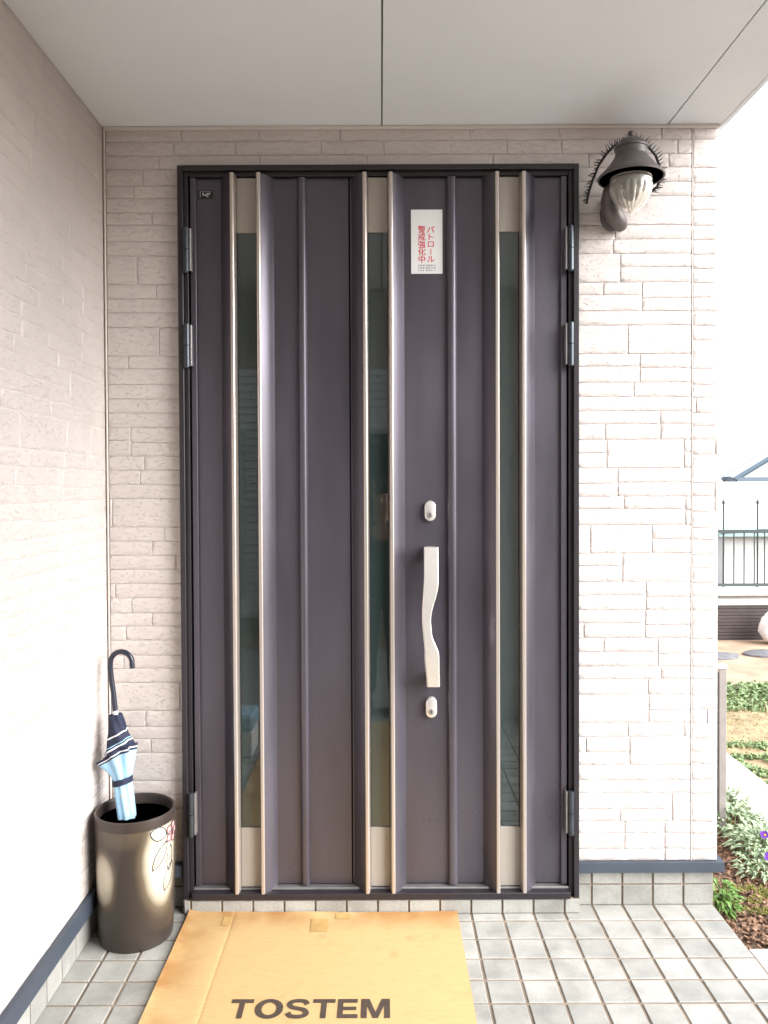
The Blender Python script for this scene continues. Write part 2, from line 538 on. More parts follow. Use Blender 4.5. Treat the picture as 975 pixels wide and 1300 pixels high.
# soffit: backing above, three boards with open joints
soffit = MB().box(XL - 0.2, XR + 0.004, PY - 0.25, 0.16, ZC + 0.012, ZC + 0.05).build('soffit', M_GAP, house)
for (a, b) in ((XL - 0.004, 0.0055), (0.0095, 0.9235), (0.9275, XR + 0.006)):
    MB().cbox(a, b, PY - 0.01, 0.003, ZC, ZC + 0.011, 0.0012).build('ceiling_board', M_SOFFIT, soffit)
MB().cbox(XR + 0.007, XR + 0.022, PY - 0.25, 0.16, ZC - 0.004, ZC + 0.30, 0.003).build('fascia', M_SOFFIT, house)
MB().box(XL - 0.2, XR, PY - 0.24, 4.5, ZC + 0.31, ZC + 2.6).build('upper_wall', M_SIDE, house)
MB().cbox(XL + 0.004, XR - 0.002, -0.006, 0.0, ZC - 0.012, ZC - 0.001, 0.001).build('cornice_bead', M_CAULK, house)

# flashing above the plinth
def flashing(pts):
    return MB().add(pts, [(0, 1, 2, 3)])
MB().prism([(DX1 + 0.004, -0.015), (XR + 0.018, -0.015), (XR + 0.018, 0.05), (DX1 + 0.004, 0.05)], 0.117, 0.1495).build('flashing', M_FLASH, house)
MB().prism([(XL + 0.014, -0.024), (DX0 - 0.004, -0.024), (DX0 - 0.004, 0.02), (XL + 0.014, 0.02)], 0.113, 0.1495).build('flashing', M_FLASH, house)
MB().prism([(XL - 0.02, PY), (XL + 0.013, PY), (XL + 0.013, -0.02), (XL - 0.02, -0.02)], 0.098, 0.1505).build('flashing', M_FLASH, house)

# tiled plinth: backing plus single tiles
pl = MB().box(DX1, XR - 0.008, 0.012, 0.16, -0.2, 0.117)
pl.box(XL - 0.02, DX0, 0.012, 0.05, -0.02, 0.117)
pl.box(XL - 0.03, XL - 0.011, PY, 0.012, -0.02, 0.098)
pl.box(DX0 + 0.001, DX1 + 0.001, -0.037, 0.05, -0.02, 0.046)
plinth = pl.build('plinth', M_GROUT, house)
def wall_tile(x0, x1, z0, z1, yf):
    x0 = max(x0, -0.9); cx, cz = (x0 + x1) / 2, (z0 + z1) / 2
    mb = MB().cbox(x0 + .0032, x1 - .0032, yf, yf + 0.006, z0 + .0025, z1 - .0025, 0.0012)
    mb.build('tile', M_TILE, plinth, (cx, yf, cz))
for i in range(6):
    a, b = 0.5825 + 0.1 * i, 0.6825 + 0.1 * i
    a = max(a, DX1 + 0.003); b = min(b, XR - 0.008)
    if b - a > 0.02:
        wall_tile(a, b, 0.0, 0.068, 0.008); wall_tile(a, b, 0.068, 0.1165, 0.008)
for (a, b) in ((-0.895, -0.8175), (-0.8175, -0.7175), (-0.7175, -0.645)):
    wall_tile(a, b, 0.0, 0.068, 0.008); wall_tile(a, b, 0.068, 0.1165, 0.008)
for i in range(14):
    a, b = -0.6175 + 0.1 * i - 0.1, -0.6175 + 0.1 * i
    a = max(a, DX0 + 0.002); b = min(b, DX1 + 0.002)
    if b - a > 0.015: wall_tile(a, b, 0.0, 0.047, -0.042)
for i in range(14):
    y1 = -0.082 - 0.1 * i + (0.1 if False else 0)
    y0 = y1 - 0.1
    if i == 0: MB().cbox(XL - .011, XL - .0055, -0.079, 0.006, .0025, .0955, .0012).build('tile', M_TILE, plinth, (XL - .006, -.035, .05))
    MB().cbox(XL - .011, XL - .0055, y0 + .0032, y1 - .0032, .0025, .0955, .0012).build('tile', M_TILE, plinth, (XL - .006, (y0 + y1) / 2, .05))

# ================================================================== ENTRANCE DOOR
door = thing('entrance_door', 'dark brown double entrance door with three narrow glass strips', 'door', (0, 0, DZ0))
fr = MB()
for (xo, s) in ((DX0, 1), (DX1, -1)):
    a, b = sorted((xo, xo + s * 0.017)); fr.cbox(a, b, -0.034, 0.06, DZ0 - 0.004, DZ1, 0.0015)
    a, b = sorted((xo + s * 0.0172, xo + s * 0.030)); fr.cbox(a, b, -0.020, 0.06, DZ0, DZ1 - 0.016, 0.001)
fr.cbox(DX0 + 0.0172, DX1 - 0.0172, -0.034, 0.06, DZ1 - 0.0165, DZ1, 0.0015)
fr.cbox(DX0 + 0.0302, DX1 - 0.0302, -0.018, 0.06, DZ1 - 0.030, DZ1 - 0.017, 0.001)
frame = fr.build('door_frame', M_FRAME, door)
sill = MB().cbox(DX0 + 0.0302, DX1 - 0.0302, -0.046, 0.06, DZ0 + 0.001, 0.069, 0.0015).build('threshold', M_FRAME, door)
MB().cbox(DX0 + 0.031, DX1 - 0.031, -0.020, 0.05, 0.0692, 0.0755, 0.001).build('threshold_strip', M_ALU, sill)
LZ0, LZ1 = 0.080, 2.364
GAPX = -0.0985
def leaf(x0, x1, label):
    o = MB().cbox(x0, x1, 0.0, 0.04, LZ0, LZ1, 0.0012).build('door_leaf', M_DOOR, door, ((x0 + x1) / 2, 0, LZ0))
    o['label'] = label
    return o
leaf_l = leaf(-0.6085, GAPX - 0.002, 'narrower left leaf with one glass strip')
leaf_r = leaf(GAPX + 0.002, 0.5985, 'right leaf with two glass strips, handle and two locks')
MB().box(-0.612, 0.602, 0.042, 0.055, 0.076, 2.37).build('gasket', M_RUBBER, door)
for (x0, x1, lf) in ((-0.6075, -0.5895, leaf_l), (0.5785, 0.5975, leaf_r)):        # raised edge of each leaf at the hinges
    MB().cbox(x0, x1, -0.012, -0.0005, LZ0, LZ1, 0.0015).build('hinge_stile', M_DOOR, lf)

def glazing(xa, xb, lf):
    """xa, xb: outer edges of the two ridges; sloped sides fall back to the flat of the leaf"""
    Yr, Yp, wb = -0.040, -0.013, 0.037
    zt, zb = 2.366, 0.066
    def slope(p, name, m, z0=zb, z1=zt):
        q = MB().prism(p, z0, z1)
        return q.build(name, m, lf, smooth=30)
    slope([(xa - wb, -0.0006), (xa - wb + 0.001, -0.0024), (xa - 0.012, -0.031), (xa, Yr), (xa + 0.004, Yr), (xa + 0.004, -0.0006)], 'bevel_moulding', M_DOOR)
    slope([(xb - 0.004, -0.0006), (xb - 0.004, Yr), (xb, Yr), (xb + 0.012, -0.031), (xb + wb - 0.001, -0.0024), (xb + wb, -0.0006)], 'bevel_moulding', M_DOOR)
    # champagne edge strips: rounded nose and a flank running back to the glass
    def strip(x, s):
        p = [(x, -0.0385), (x + s * 0.0008, -0.0440), (x + s * 0.0030, -0.0455), (x + s * 0.0098, -0.0455), (x + s * 0.0122, -0.0435),
             (x + s * 0.0130, -0.0400), (x + s * 0.0165, Yp - 0.003), (x + s * 0.0165, Yp + 0.004), (x + s * 0.0045, Yp + 0.004), (x + s * 0.0045, -0.0385)]
        if s < 0: p = p[::-1]
        slope(p, 'edge_strip', M_SILVER, zb + 0.002, zt + 0.001)
    strip(xa - 0.0005, 1); strip(xb + 0.0005, -1)
    ia, ib = xa + 0.0163, xb - 0.0163
    gz0, gz1 = 0.270, 2.186
    MB().cbox(ia, ib, Yp - 0.002, -0.0007, gz1, zt - 0.006, 0.001).build('spandrel_panel', M_BEIGE, lf)
    MB().cbox(ia, ib, Yp - 0.002, -0.0007, zb + 0.012, gz0, 0.001).build('spandrel_panel', M_BEIGE, lf)
    MB().box(ia, ib, Yp + 0.004, -0.0008, gz0 + 0.0002, gz1 - 0.0002).build('glass_pane', M_GLASS, lf)
    MB().box(ia, ia + 0.002, Yp - 0.0006, Yp + 0.0038, gz0 + .0004, gz1 - .0004).box(ib - 0.002, ib, Yp - 0.0006, Yp + 0.0038, gz0 + .0004, gz1 - .0004).build('glazing_gasket', M_RUBBER, lf)
glazing(-0.4746, -0.3786, leaf_l)
glazing(-0.0550, 0.0400, leaf_r)
glazing(0.3645, 0.4605, leaf_r)
def rib(x0, x1, lf):
    d = 0.015
    MB().prism([(x0, -0.0006), (x0 + 0.004, -d * 0.8), (x0 + 0.008, -d), (x1 - 0.008, -d), (x1 - 0.004, -d * 0.8), (x1, -0.0006)], LZ0 + 0.001, LZ1 - 0.001).build('rib', M_DOOR, lf, smooth=50)
rib(-0.266, -0.236, leaf_l)
rib(0.2115, 0.2455, leaf_r)
# hinges
for (x, s) in ((-0.6165, 1), (0.6050, -1)):
    for (z0, z1) in ((2.058, 2.197), (1.757, 1.892), (0.253, 0.392)):
        h = MB().tube([(x, -0.034, z0), (x, -0.034, (z0 + z1) / 2 - 0.001)], 0.0105, 14)
        h.tube([(x, -0.034, (z0 + z1) / 2 + 0.001), (x, -0.034, z1)], 0.0105, 14)
        h.tube([(x, -0.034, z0 - 0.004), (x, -0.034, z0)], [0.007, 0.0095], 14)
        ho = h.build('hinge', M_HINGE, door, (x, -0.034, z0), smooth=40)
        a, b = sorted((x + s * 0.0105, x + s * 0.0165))
        MB().cbox(a, b, -0.036, -0.0125, z0 + 0.003, z1 - 0.002, 0.001).build('hinge_plate', M_ALU, ho)

# handle: flat bar with one waved edge
hz0, hz1 = 0.738, 1.181
def wave(t):      # t 0..1 from top to bottom -> left edge, right edge (x)
    def interp(tab):
        for (a, xa), (b, xb) in zip(tab, tab[1:]):
            if t <= b:
                q = (t - a) / (b - a); q = q * q * (3 - 2 * q)
                return xa + (xb - xa) * q
        return tab[-1][1]
    l = interp([(0, 0.1345), (0.16, 0.1340), (0.5, 0.1265), (0.78, 0.1345), (1, 0.1415)])
    r = interp([(0, 0.1795), (0.24, 0.1795), (0.52, 0.1545), (0.60, 0.1570), (0.78, 0.1810), (1, 0.1830)])
    return l, r
hv, hf = [], []
NS = 44
for k in range(NS + 1):
    t = k / NS
    z = hz1 + (hz0 - hz1) * t
    l, r = wave(t)
    bow = 0.050 + 0.020 * math.sin(math.pi * t)
    th = 0.016
    c = 0.0035
    yf = -bow - th
    ring = [(l, -bow, z), (l, yf + c, z), (l + c, yf, z), (r - c, yf - 0.0, z), (r, yf + c, z), (r, -bow, z)]
    hv += ring
for k in range(NS):
    for i in range(6):
        j = (i + 1) % 6
        hf.append((k * 6 + i, k * 6 + j, (k + 1) * 6 + j, (k + 1) * 6 + i))
hf += [tuple(range(5, -1, -1)), tuple(NS * 6 + i for i in range(6))]
hb = MB().add(hv, hf)
hb.cbox(0.138, 0.176, -0.052, -0.0005, hz1 - 0.036, hz1 - 0.001, 0.003)
hb.cbox(0.145, 0.180, -0.052, -0.0005, hz0 + 0.001, hz0 + 0.036, 0.003)
hb.build('pull_handle', M_HANDLE, leaf_r, (0.157, 0, hz0), smooth=35)
for z in (1.294, 0.658):
    x = 0.157 if z > 1 else 0.159
    w, hh = 0.0185, 0.0335
    pts = []
    for k in range(32):
        a = 2 * math.pi * k / 32
        pts.append((x + w * math.cos(a), z + (hh - w) * (1 if math.sin(a) > 0 else -1) + w * math.sin(a)))
    def oval(sc, y): return [(x + (px - x) * sc, y, z + (pz - z) * sc) for px, pz in pts]
    V = oval(1.0, -0.0005) + oval(1.0, -0.012) + oval(0.93, -0.0165) + oval(0.82, -0.0175)
    F = [(i * 32 + k, i * 32 + (k + 1) % 32, (i + 1) * 32 + (k + 1) % 32, (i + 1) * 32 + k) for i in range(3) for k in range(32)] + [tuple(96 + k for k in range(32))]
    lk = MB().add(V, F).build('lock', M_HANDLE, leaf_r, (x, 0, z), smooth=35)
    ring = MB().lathe([(0.0, 0.0), (0.0088, 0.0), (0.0088, 0.002), (0.0072, 0.0026), (0.0, 0.0026)], (0, 0, 0), 20, M=Matrix.Rotation(R(90), 3, 'X'))
    rr = MB().add([(a + x, b - 0.0174, c + z - 0.012) for a, b, c in ring.v], ring.f).build('key_cylinder', M_ALU, lk, smooth=35)
    MB().cbox(x - 0.0012, x + 0.0012, -0.0206, -0.0198, z - 0.018, z - 0.0065, 0.0002).build('keyhole', M_KEY, rr)

# ================================================================== STICKERS ON THE DOOR
def text_mesh(body, size, mirror=False, offset=0.0):
    cu = bpy.data.curves.new('t', 'FONT')
    cu.body = body; cu.size = size; cu.align_x = 'CENTER'; cu.align_y = 'CENTER'; cu.offset = offset; cu.resolution_u = 3
    ob = bpy.data.objects.new('t', cu)
    COL.objects.link(ob)
    bpy.context.view_layer.update()
    dg = bpy.context.evaluated_depsgraph_get()
    me = bpy.data.meshes.new_from_object(ob.evaluated_get(dg))
    vv = [v.co.copy() for v in me.vertices]; ff = [tuple(p.vertices) for p in me.polygons]
    bpy.data.meshes.remove(me); bpy.data.objects.remove(ob); bpy.data.curves.remove(cu)
    return vv, ff
sx0, sx1, sz0, sz1 = 0.0995, 0.2005, 2.057, 2.262
stk = MB().cbox(sx0, sx1, -0.0018, -0.0006, sz0, sz1, 0.0002).build('warning_sticker', M_STICK, None, ((sx0 + sx1) / 2, -0.0006, sz0))
tag(stk, 'white sticker with red vertical characters stuck on the dark door', 'sticker')
cell = 0.0237
for (xc, chars, nm) in ((sx0 + 0.0635, 'パトロール', 'red_lettering'), (sx0 + 0.0345, '警戒強化中', 'red_lettering')):
    mb = MB()
    for k, ch in enumerate(chars):
        vv, ff = text_mesh(ch, 0.0255)
        zc = sz1 - 0.0635 - k * cell
        if not vv: continue
        xm = (max(v.x for v in vv) + min(v.x for v in vv)) / 2; ym = (max(v.y for v in vv) + min(v.y for v in vv)) / 2
        w = max(v.x for v in vv) - min(v.x for v in vv); h = max(v.y for v in vv) - min(v.y for v in vv)
        if ch == 'ー':       # the long-vowel bar stands upright in vertical writing
            mb.add([(xc + (v.y - ym) * 1.2, -0.0021, zc + (v.x - xm) * 0.95) for v in vv], [tuple(reversed(f)) for f in ff])
        else:
            for q, (ox, oz) in enumerate(((-.00045, 0), (.00045, 0), (0, .0002), (0, -.0002))):      # heavier strokes
                mb.add([(xc + (v.x - xm) + ox, -0.0020 - 0.00005 * q, zc + (v.y - ym) + oz) for v in vv], ff)
    mb.build(nm, M_RED, stk)
rs = random.Random(3)
sp = MB()
for row, zc in enumerate((2.0835, 2.0755, 2.0675)):      # three lines of small print too small to read
    x = sx0 + 0.023
    while x < sx0 + 0.079:
        w = rs.uniform(0.0028, 0.0042)
        if row < 2 or rs.random() < 0.85:
            for _ in range(3):
                a = x + rs.uniform(0, w * 0.5); b = zc + rs.uniform(-0.0024, 0.0016)
                if rs.random() < 0.5: sp.box(a, a + w * 0.5, -0.0021, -0.0019, b, b + 0.0013)
                else: sp.box(a, a + 0.0013, -0.0021, -0.0019, zc - 0.0024, zc + 0.0024)
        x += w + 0.0012
sp.build('small_print', M_INK, stk)['kind'] = 'stuff'
lx0, lz0 = -0.5835, 2.300
lab = MB().cbox(lx0, lx0 + 0.047, -0.0016, -0.0006, lz0, lz0 + 0.026, 0.0002).build('maker_label', M_BLACK, None, (lx0, -0.0006, lz0))
tag(lab, 'tiny black maker label at the top left of the door', 'label')
pr = MB()
pr.box(lx0 + .006, lx0 + .0075, -0.0019, -0.0017, lz0 + .004, lz0 + .022)
pr.box(lx0 + .006, lx0 + .042, -0.0019, -0.0017, lz0 + .0215, lz0 + .0225)
for (a, b, c, d) in ((.013, .02, .012, .015), (.016, .03, .009, .0115), (.022, .037, .012, .0145), (.014, .017, .015, .019), (.028, .04, .0155, .018), (.026, .034, .0055, .008)):
    pr.box(lx0 + a, lx0 + b, -0.0019, -0.0017, lz0 + c, lz0 + d)
pr.build('small_print', M_PALEINK, lab)

# ================================================================== CARDBOARD SHEET
def mat_card():
    m = mat('yellow_cardboard', (0.56, 0.335, 0.105), 0.7)
    n, l = m.node_tree.nodes, m.node_tree.links
    p = n['Principled BSDF']
    geo = [x for x in n if x.type == 'NEW_GEOMETRY'][0]
    sep = n.new('ShaderNodeSeparateXYZ'); l.new(geo.outputs['Position'], sep.inputs[0])
    def noise_(scale, det=5, stretch=None):
        t = n.new('ShaderNodeTexNoise'); t.inputs['Scale'].default_value = scale; t.inputs['Detail'].default_value = det
        if stretch:
            mp = n.new('ShaderNodeMapping'); mp.inputs['Scale'].default_value = stretch
            l.new(geo.outputs['Position'], mp.inputs[0]); l.new(mp.outputs[0], t.inputs['Vector'])
        else: l.new(geo.outputs['Position'], t.inputs['Vector'])
        return t.outputs['Fac']
    def mr(src, a, b, c, d):
        r = n.new('ShaderNodeMapRange')
        for i, q in enumerate((a, b, c, d)): r.inputs[i + 1].default_value = q
        l.new(src, r.inputs[0]); return r.outputs[0]
    def op(o, a, b):
        x = n.new('ShaderNodeMath'); x.operation = o
        for i, q in enumerate((a, b)):
            if isinstance(q, (int, float)): x.inputs[i].default_value = q
            else: l.new(q, x.inputs[i])
        return x.outputs[0]
    # dirty rim along the back and left edges, broken up by noise
    rim = op('MAXIMUM', mr(sep.outputs['Y'], -0.16, -0.055, 0, 1), mr(sep.outputs['X'], -0.50, -0.615, 0, 1))
    stain = op('MULTIPLY', rim, mr(noise_(7, 6), 0.34, 0.6, 0.0, 1.0))
    scuff = mr(noise_(14, 7), 0.60, 0.72, 0.0, 0.35)
    tot = op('MINIMUM', op('ADD', stain, op('MULTIPLY', scuff, mr(noise_(2.2, 2), 0.4, 0.6, 0.0, 1.0))), 1.0)
    mx = n.new('ShaderNodeMix'); mx.data_type = 'RGBA'
    mx.inputs['A'].default_value = (0.47, 0.318, 0.145, 1); mx.inputs['B'].default_value = (0.30, 0.145, 0.042, 1)
    l.new(op('MULTIPLY', tot, 0.9), mx.inputs['Factor'])
    h = n.new('ShaderNodeHueSaturation'); l.new(mx.outputs['Result'], h.inputs['Color'])
    l.new(mr(noise_(30, 4, (1, 5, 1)), 0.3, 0.7, 0.94, 1.05), h.inputs['Value'])
    l.new(h.outputs[0], p.inputs['Base Color'])
    b = n.new('ShaderNodeBump'); b.inputs['Strength'].default_value = 0.12; b.inputs['Distance'].default_value = 0.002
    l.new(noise_(40, 3, (1, 8, 1)), b.inputs['Height']); l.new(b.outputs[0], p.inputs['Normal'])
    return m
M_CARD = mat_card()
mx0, mx1, my0, my1 = -0.622, 0.238, -2.02, -0.047
def card_z(x, y):
    z = 0.008 + 0.0016 * noise.noise(Vector((x * 4, y * 3, 1)))
    if y > -0.10: z += 0.006 * ((y + 0.10) / 0.053) ** 2 * (0.6 + 0.6 * noise.noise(Vector((x * 6, 2, 7))))
    if x < -0.57: z += 0.006 * ((-0.57 - x) / 0.05) ** 2
    z += -0.0011 * math.exp(-((x + 0.475) / 0.004) ** 2)         # fold line
    return z
cx_ = [mx0 + (mx1 - mx0) * i / 60 for i in range(61)]
cx_ = sorted(cx_ + [-0.480, -0.4775, -0.475, -0.4725, -0.470])
cy_ = [my1 - 0.55 * j / 34 for j in range(35)] + [my1 - 0.55 - (my1 - 0.55 - my0) * j / 20 for j in range(1, 21)]
V = []
for yy in cy_:
    for xx in cx_:
        y2 = yy
        if yy == cy_[0]: y2 += 0.003 * noise.noise(Vector((xx * 9, 3, 3))) + 0.0025 * noise.noise(Vector((xx * 40, 3, 3))) + 0.012 * max(0, (-0.3 - xx)) / 0.32
        x2 = xx + (0.003 * noise.noise(Vector((yy * 8, 1, 1))) if xx in (cx_[0], cx_[-1]) else 0)
        V.append((x2, y2, card_z(xx, yy)))
n1, n2 = len(cx_), len(cy_)
F = [(j * n1 + i, (j + 1) * n1 + i, (j + 1) * n1 + i + 1, j * n1 + i + 1) for j in range(n2 - 1) for i in range(n1 - 1)]
top_n = len(V)
V += [(x, y, z - 0.0055) for x, y, z in V]
F += [tuple(top_n + i for i in reversed(f)) for f in F]
rimi = [i for i in range(n1)] + [j * n1 + n1 - 1 for j in range(1, n2)] + [(n2 - 1) * n1 + i for i in range(n1 - 2, -1, -1)] + [j * n1 for j in range(n2 - 2, 0, -1)]
F += [(rimi[k], rimi[(k + 1) % len(rimi)], top_n + rimi[(k + 1) % len(rimi)], top_n + rimi[k]) for k in range(len(rimi))]
card = MB().add(V, F).build('cardboard_sheet', M_CARD, None, (-0.19, -0.6, 0), smooth=40)
tag(card, 'yellow printed cardboard sheet spread on the tiles before the door', 'cardboard')
# printed word, upright bold capitals read from the approach side
LX0, LX1, LY0, LY1 = -0.402, 0.017, -0.551, -0.475
def letters():
    out = []
    sw = 0.235
    def rect(a, b, c, d): return [[(a, c), (b, c), (b, d), (a, d)]]
    T = rect(0, 1, 0.80, 1) + rect(0.5 - sw * 0.52, 0.5 + sw * 0.52, 0, 0.80)
    E = rect(0, 0.26, 0, 1) + rect(0.26, 0.95, 0.80, 1) + rect(0.26, 0.90, 0.41, 0.59) + rect(0.26, 0.97, 0, 0.20)
    Mm = rect(0, 0.20, 0, 1) + rect(0.80, 1, 0, 1) + [[(0.20, 1), (0.20, 0.66), (0.41, 0), (0.5, 0), (0.5, 0.30), (0.285, 1)], [(0.5, 0), (0.59, 0), (0.80, 0.66), (0.80, 1), (0.715, 1), (0.5, 0.30)]]
    def quads_path(path, wid):
        P = []
        for i in range(len(path) - 1):
            (x0, y0), (x1, y1) = path[i], path[i + 1]
            def nrm(k):
                a = path[max(k - 1, 0)]; b = path[min(k + 1, len(path) - 1)]
                dx, dy = b[0] - a[0], b[1] - a[1]; L = math.hypot(dx, dy); return -dy / L, dx / L
            n0, n1_ = nrm(i), nrm(i + 1)
            w0 = math.hypot(wid[0] * n0[0], wid[1] * n0[1]) / 2; w1 = math.hypot(wid[0] * n1_[0], wid[1] * n1_[1]) / 2
            P.append([(x0 + n0[0] * w0, y0 + n0[1] * w0), (x0 - n0[0] * w0, y0 - n0[1] * w0), (x1 - n1_[0] * w1, y1 - n1_[1] * w1), (x1 + n1_[0] * w1, y1 + n1_[1] * w1)])
        return P
    O = quads_path([(0.5 + 0.385 * math.cos(2 * math.pi * k / 40), 0.5 + 0.42 * math.sin(2 * math.pi * k / 40)) for k in range(41)], (0.24, 0.19))
    def catmull(pts, m=8):
        q = [pts[0]] + pts + [pts[-1]]; r_ = []
        for i in range(1, len(q) - 2):
            for k in range(m):
                t = k / m
                r_.append(tuple(0.5 * (2 * q[i][c] + (q[i + 1][c] - q[i - 1][c]) * t + (2 * q[i - 1][c] - 5 * q[i][c] + 4 * q[i + 1][c] - q[i + 2][c]) * t * t + (3 * q[i][c] - q[i - 1][c] - 3 * q[i + 1][c] + q[i + 2][c]) * t ** 3) for c in (0, 1)))
        return r_ + [pts[-1]]
    S = quads_path(catmull([(0.88, 0.72), (0.76, 0.88), (0.5, 0.92), (0.24, 0.87), (0.13, 0.73), (0.25, 0.58), (0.5, 0.51), (0.76, 0.43), (0.87, 0.27), (0.76, 0.13), (0.5, 0.08), (0.22, 0.13), (0.10, 0.29)]), (0.24, 0.19))
    ws = [(T, 0.140), (O, 0.175), (S, 0.150), (T, 0.140), (E, 0.130), (Mm, 0.180)]
    gap = (1 - sum(w for _, w in ws)) / 5
    x = 0
    for g_, w in ws:
        for poly in g_: out.append([(x + px * w, py) for px, py in poly])
        x += w + gap
    return out
mb = MB()
for poly in letters():
    pts = []
    for px, py in poly:
        X, Y = LX0 + (LX1 - LX0) * px, LY0 + (LY1 - LY0) * py
        pts.append((X, Y, card_z(X, Y) + 0.0012))
    area = sum(pts[i][0] * pts[(i + 1) % len(pts)][1] - pts[(i + 1) % len(pts)][0] * pts[i][1] for i in range(len(pts)))
    if area < 0: pts = pts[::-1]
    mb.add(pts, [tuple(range(len(pts)))])
M_PRINTB = mat('print_brown', (0.055, 0.038, 0.028), 0.7, var=0.15, vscale=60)
mb.build('printed_lettering', M_PRINTB, card)
M_TAPE = mat('old_tape', (0.42, 0.27, 0.10), 0.45, var=0.15, vscale=30)
for (a, b, c, d) in ((-0.225, -0.172, -0.155, -0.085), (-0.150, -0.105, -0.085, -0.058), (-0.505, -0.480, -0.118, -0.07)):
    q = [(a, c), (b, c), (b, d), (a, d)]
    MB().add([(x, y, card_z(x, y) + 0.0014) for x, y in q], [(0, 1, 2, 3)]).build('tape_patch', M_TAPE, card)

# ================================================================== WALL LAMP
LXc, LYc = 0.766, -0.130
lamp = thing('wall_lamp', 'brown metal wall lamp with bell shade and ribbed acorn glass', 'lamp', (LXc, 0, 2.20))
sh = MB()
prof = [(0.094, 2.309), (0.0985, 2.308), (0.0998, 2.3115), (0.097, 2.3165), (0.087, 2.326), (0.074, 2.340), (0.062, 2.355), (0.0515, 2.370), (0.0500, 2.3745), (0.0472, 2.376),
        (0.0468, 2.396), (0.0500, 2.398), (0.0505, 2.4015), (0.0480, 2.405), (0.0455, 2.407), (0.041, 2.416), (0.030, 2.4245), (0.014, 2.4295), (0.0, 2.4305)]
sh.lathe(prof, (LXc, LYc, 0), 40)
sh.lathe([(0.094, 2.309), (0.084, 2.326), (0.066, 2.336), (0.0, 2.338)], (LXc, LYc, 0), 40)
shade = sh.build('lamp_shade', M_LAMPM, lamp, (LXc, LYc, 2.31), smooth=40)
MB().lathe([(0.0, 2.432), (0.009, 2.433), (0.006, 2.438), (0.010, 2.444), (0.008, 2.451), (0.0, 2.454)], (LXc, LYc, 0), 16).build('finial', M_LAMPM, shade, smooth=50)
def ribs(a, z):
    k = max(0.0, min(1.0, (2.285 - z) / 0.02)) * max(0.0, min(1, (z - 2.207) / 0.012))
    return 1 + 0.055 * k * (abs(math.cos(a * 9)) * 2 - 1)
gp = [(0.058, 2.330), (0.0605, 2.318), (0.0625, 2.310), (0.0600, 2.306), (0.0625, 2.302), (0.0635, 2.296), (0.0615, 2.292), (0.0625, 2.287), (0.0605, 2.276), (0.0565, 2.262), (0.050, 2.247), (0.041, 2.232), (0.030, 2.219), (0.018, 2.210), (0.008, 2.205), (0.006, 2.201), (0.0, 2.199)]
MB().lathe(gp + [], (LXc, LYc, 0), 120, fn=ribs).build('glass_globe', M_GLOBE, lamp, (LXc, LYc, 2.2), smooth=60)
M_BULB = mat('bulb', (0.85, 0.83, 0.78), 0.5)
MB().lathe([(0.0, 2.236), (0.016, 2.242), (0.024, 2.258), (0.024, 2.275), (0.016, 2.300), (0.014, 2.335)], (LXc, LYc, 0), 24).build('bulb', M_BULB, lamp, smooth=60)
ap = [(0.772, -0.006, 2.208), (0.762, -0.026, 2.210), (0.745, -0.036, 2.222), (0.730, -0.046, 2.242), (0.722, -0.052, 2.268), (0.724, -0.062, 2.296), (0.736, -0.080, 2.318), (0.752, -0.105, 2.332)]
MB().tube(ap, [0.022, 0.026, 0.0285, 0.029, 0.027, 0.024, 0.020, 0.016], 18).build('arm', M_LAMPM, lamp, smooth=50)
MB().lathe([(0.0, 0.0), (0.044, 0.0), (0.044, 0.008), (0.036, 0.014), (0.0, 0.014)], (0.742, 0.0, 2.245), 28, M=Matrix.Diagonal((0.8, 1, 1.25)).to_3x3() @ Matrix.Rotation(R(90), 3, 'X')).build('wall_plate', M_LAMPM, lamp, smooth=40)

# bird spikes looped behind the lamp
spk = thing('bird_spike_strip', 'black plastic bird spike strip looped around the wall lamp', 'bird spikes', (0.766, 0, 2.27))
path = [(0.652, 2.262), (0.657, 2.295), (0.667, 2.330), (0.684, 2.373), (0.706, 2.406), (0.732, 2.432), (0.764, 2.446), (0.797, 2.448), (0.832, 2.432), (0.860, 2.402), (0.876, 2.366), (0.880, 2.335), (0.872, 2.312), (0.850, 2.296)]
P3 = [Vector((x, -0.045 - 0.035 * math.sin(i / 13 * math.pi), z)) for i, (x, z) in enumerate(path)]
fine = []
for i in range(len(P3) - 1):
    for k in range(4): fine.append(P3[i].lerp(P3[i + 1], k / 4))
fine.append(P3[-1])
MB().tube(fine, 0.0042, 6).build('band', M_BLACK, spk, smooth=60)
c0 = Vector((0.768, -0.07, 2.335))
rs = random.Random(8)
sm = mesh_of(MB().tube([(0, 0, 0), (0, 0, 0.026)], [0.0019, 0.0008], 5), 'spike', M_BLACK)
for i in range(1, len(fine) - 1):
    p = fine[i]
    d = (p - c0); d.y = 0; d.normalize()
    if p.x < 0.70: d = (d + Vector((-0.9, 0, -0.15))).normalized()
    for s in ((-0.55, 0.12) if i % 2 else (-0.15, 0.5)):
        q = (d + Vector((0, s * 0.8, 0)) + Vector((rs.uniform(-.28, .28), 0, rs.uniform(-.28, .28)))).normalized()
        o = link('spike', sm, None, spk, tuple(p))
        o.rotation_euler = q.to_track_quat('Z', 'Y').to_euler()
        o.scale = (1, 1, rs.uniform(0.40, 0.95))

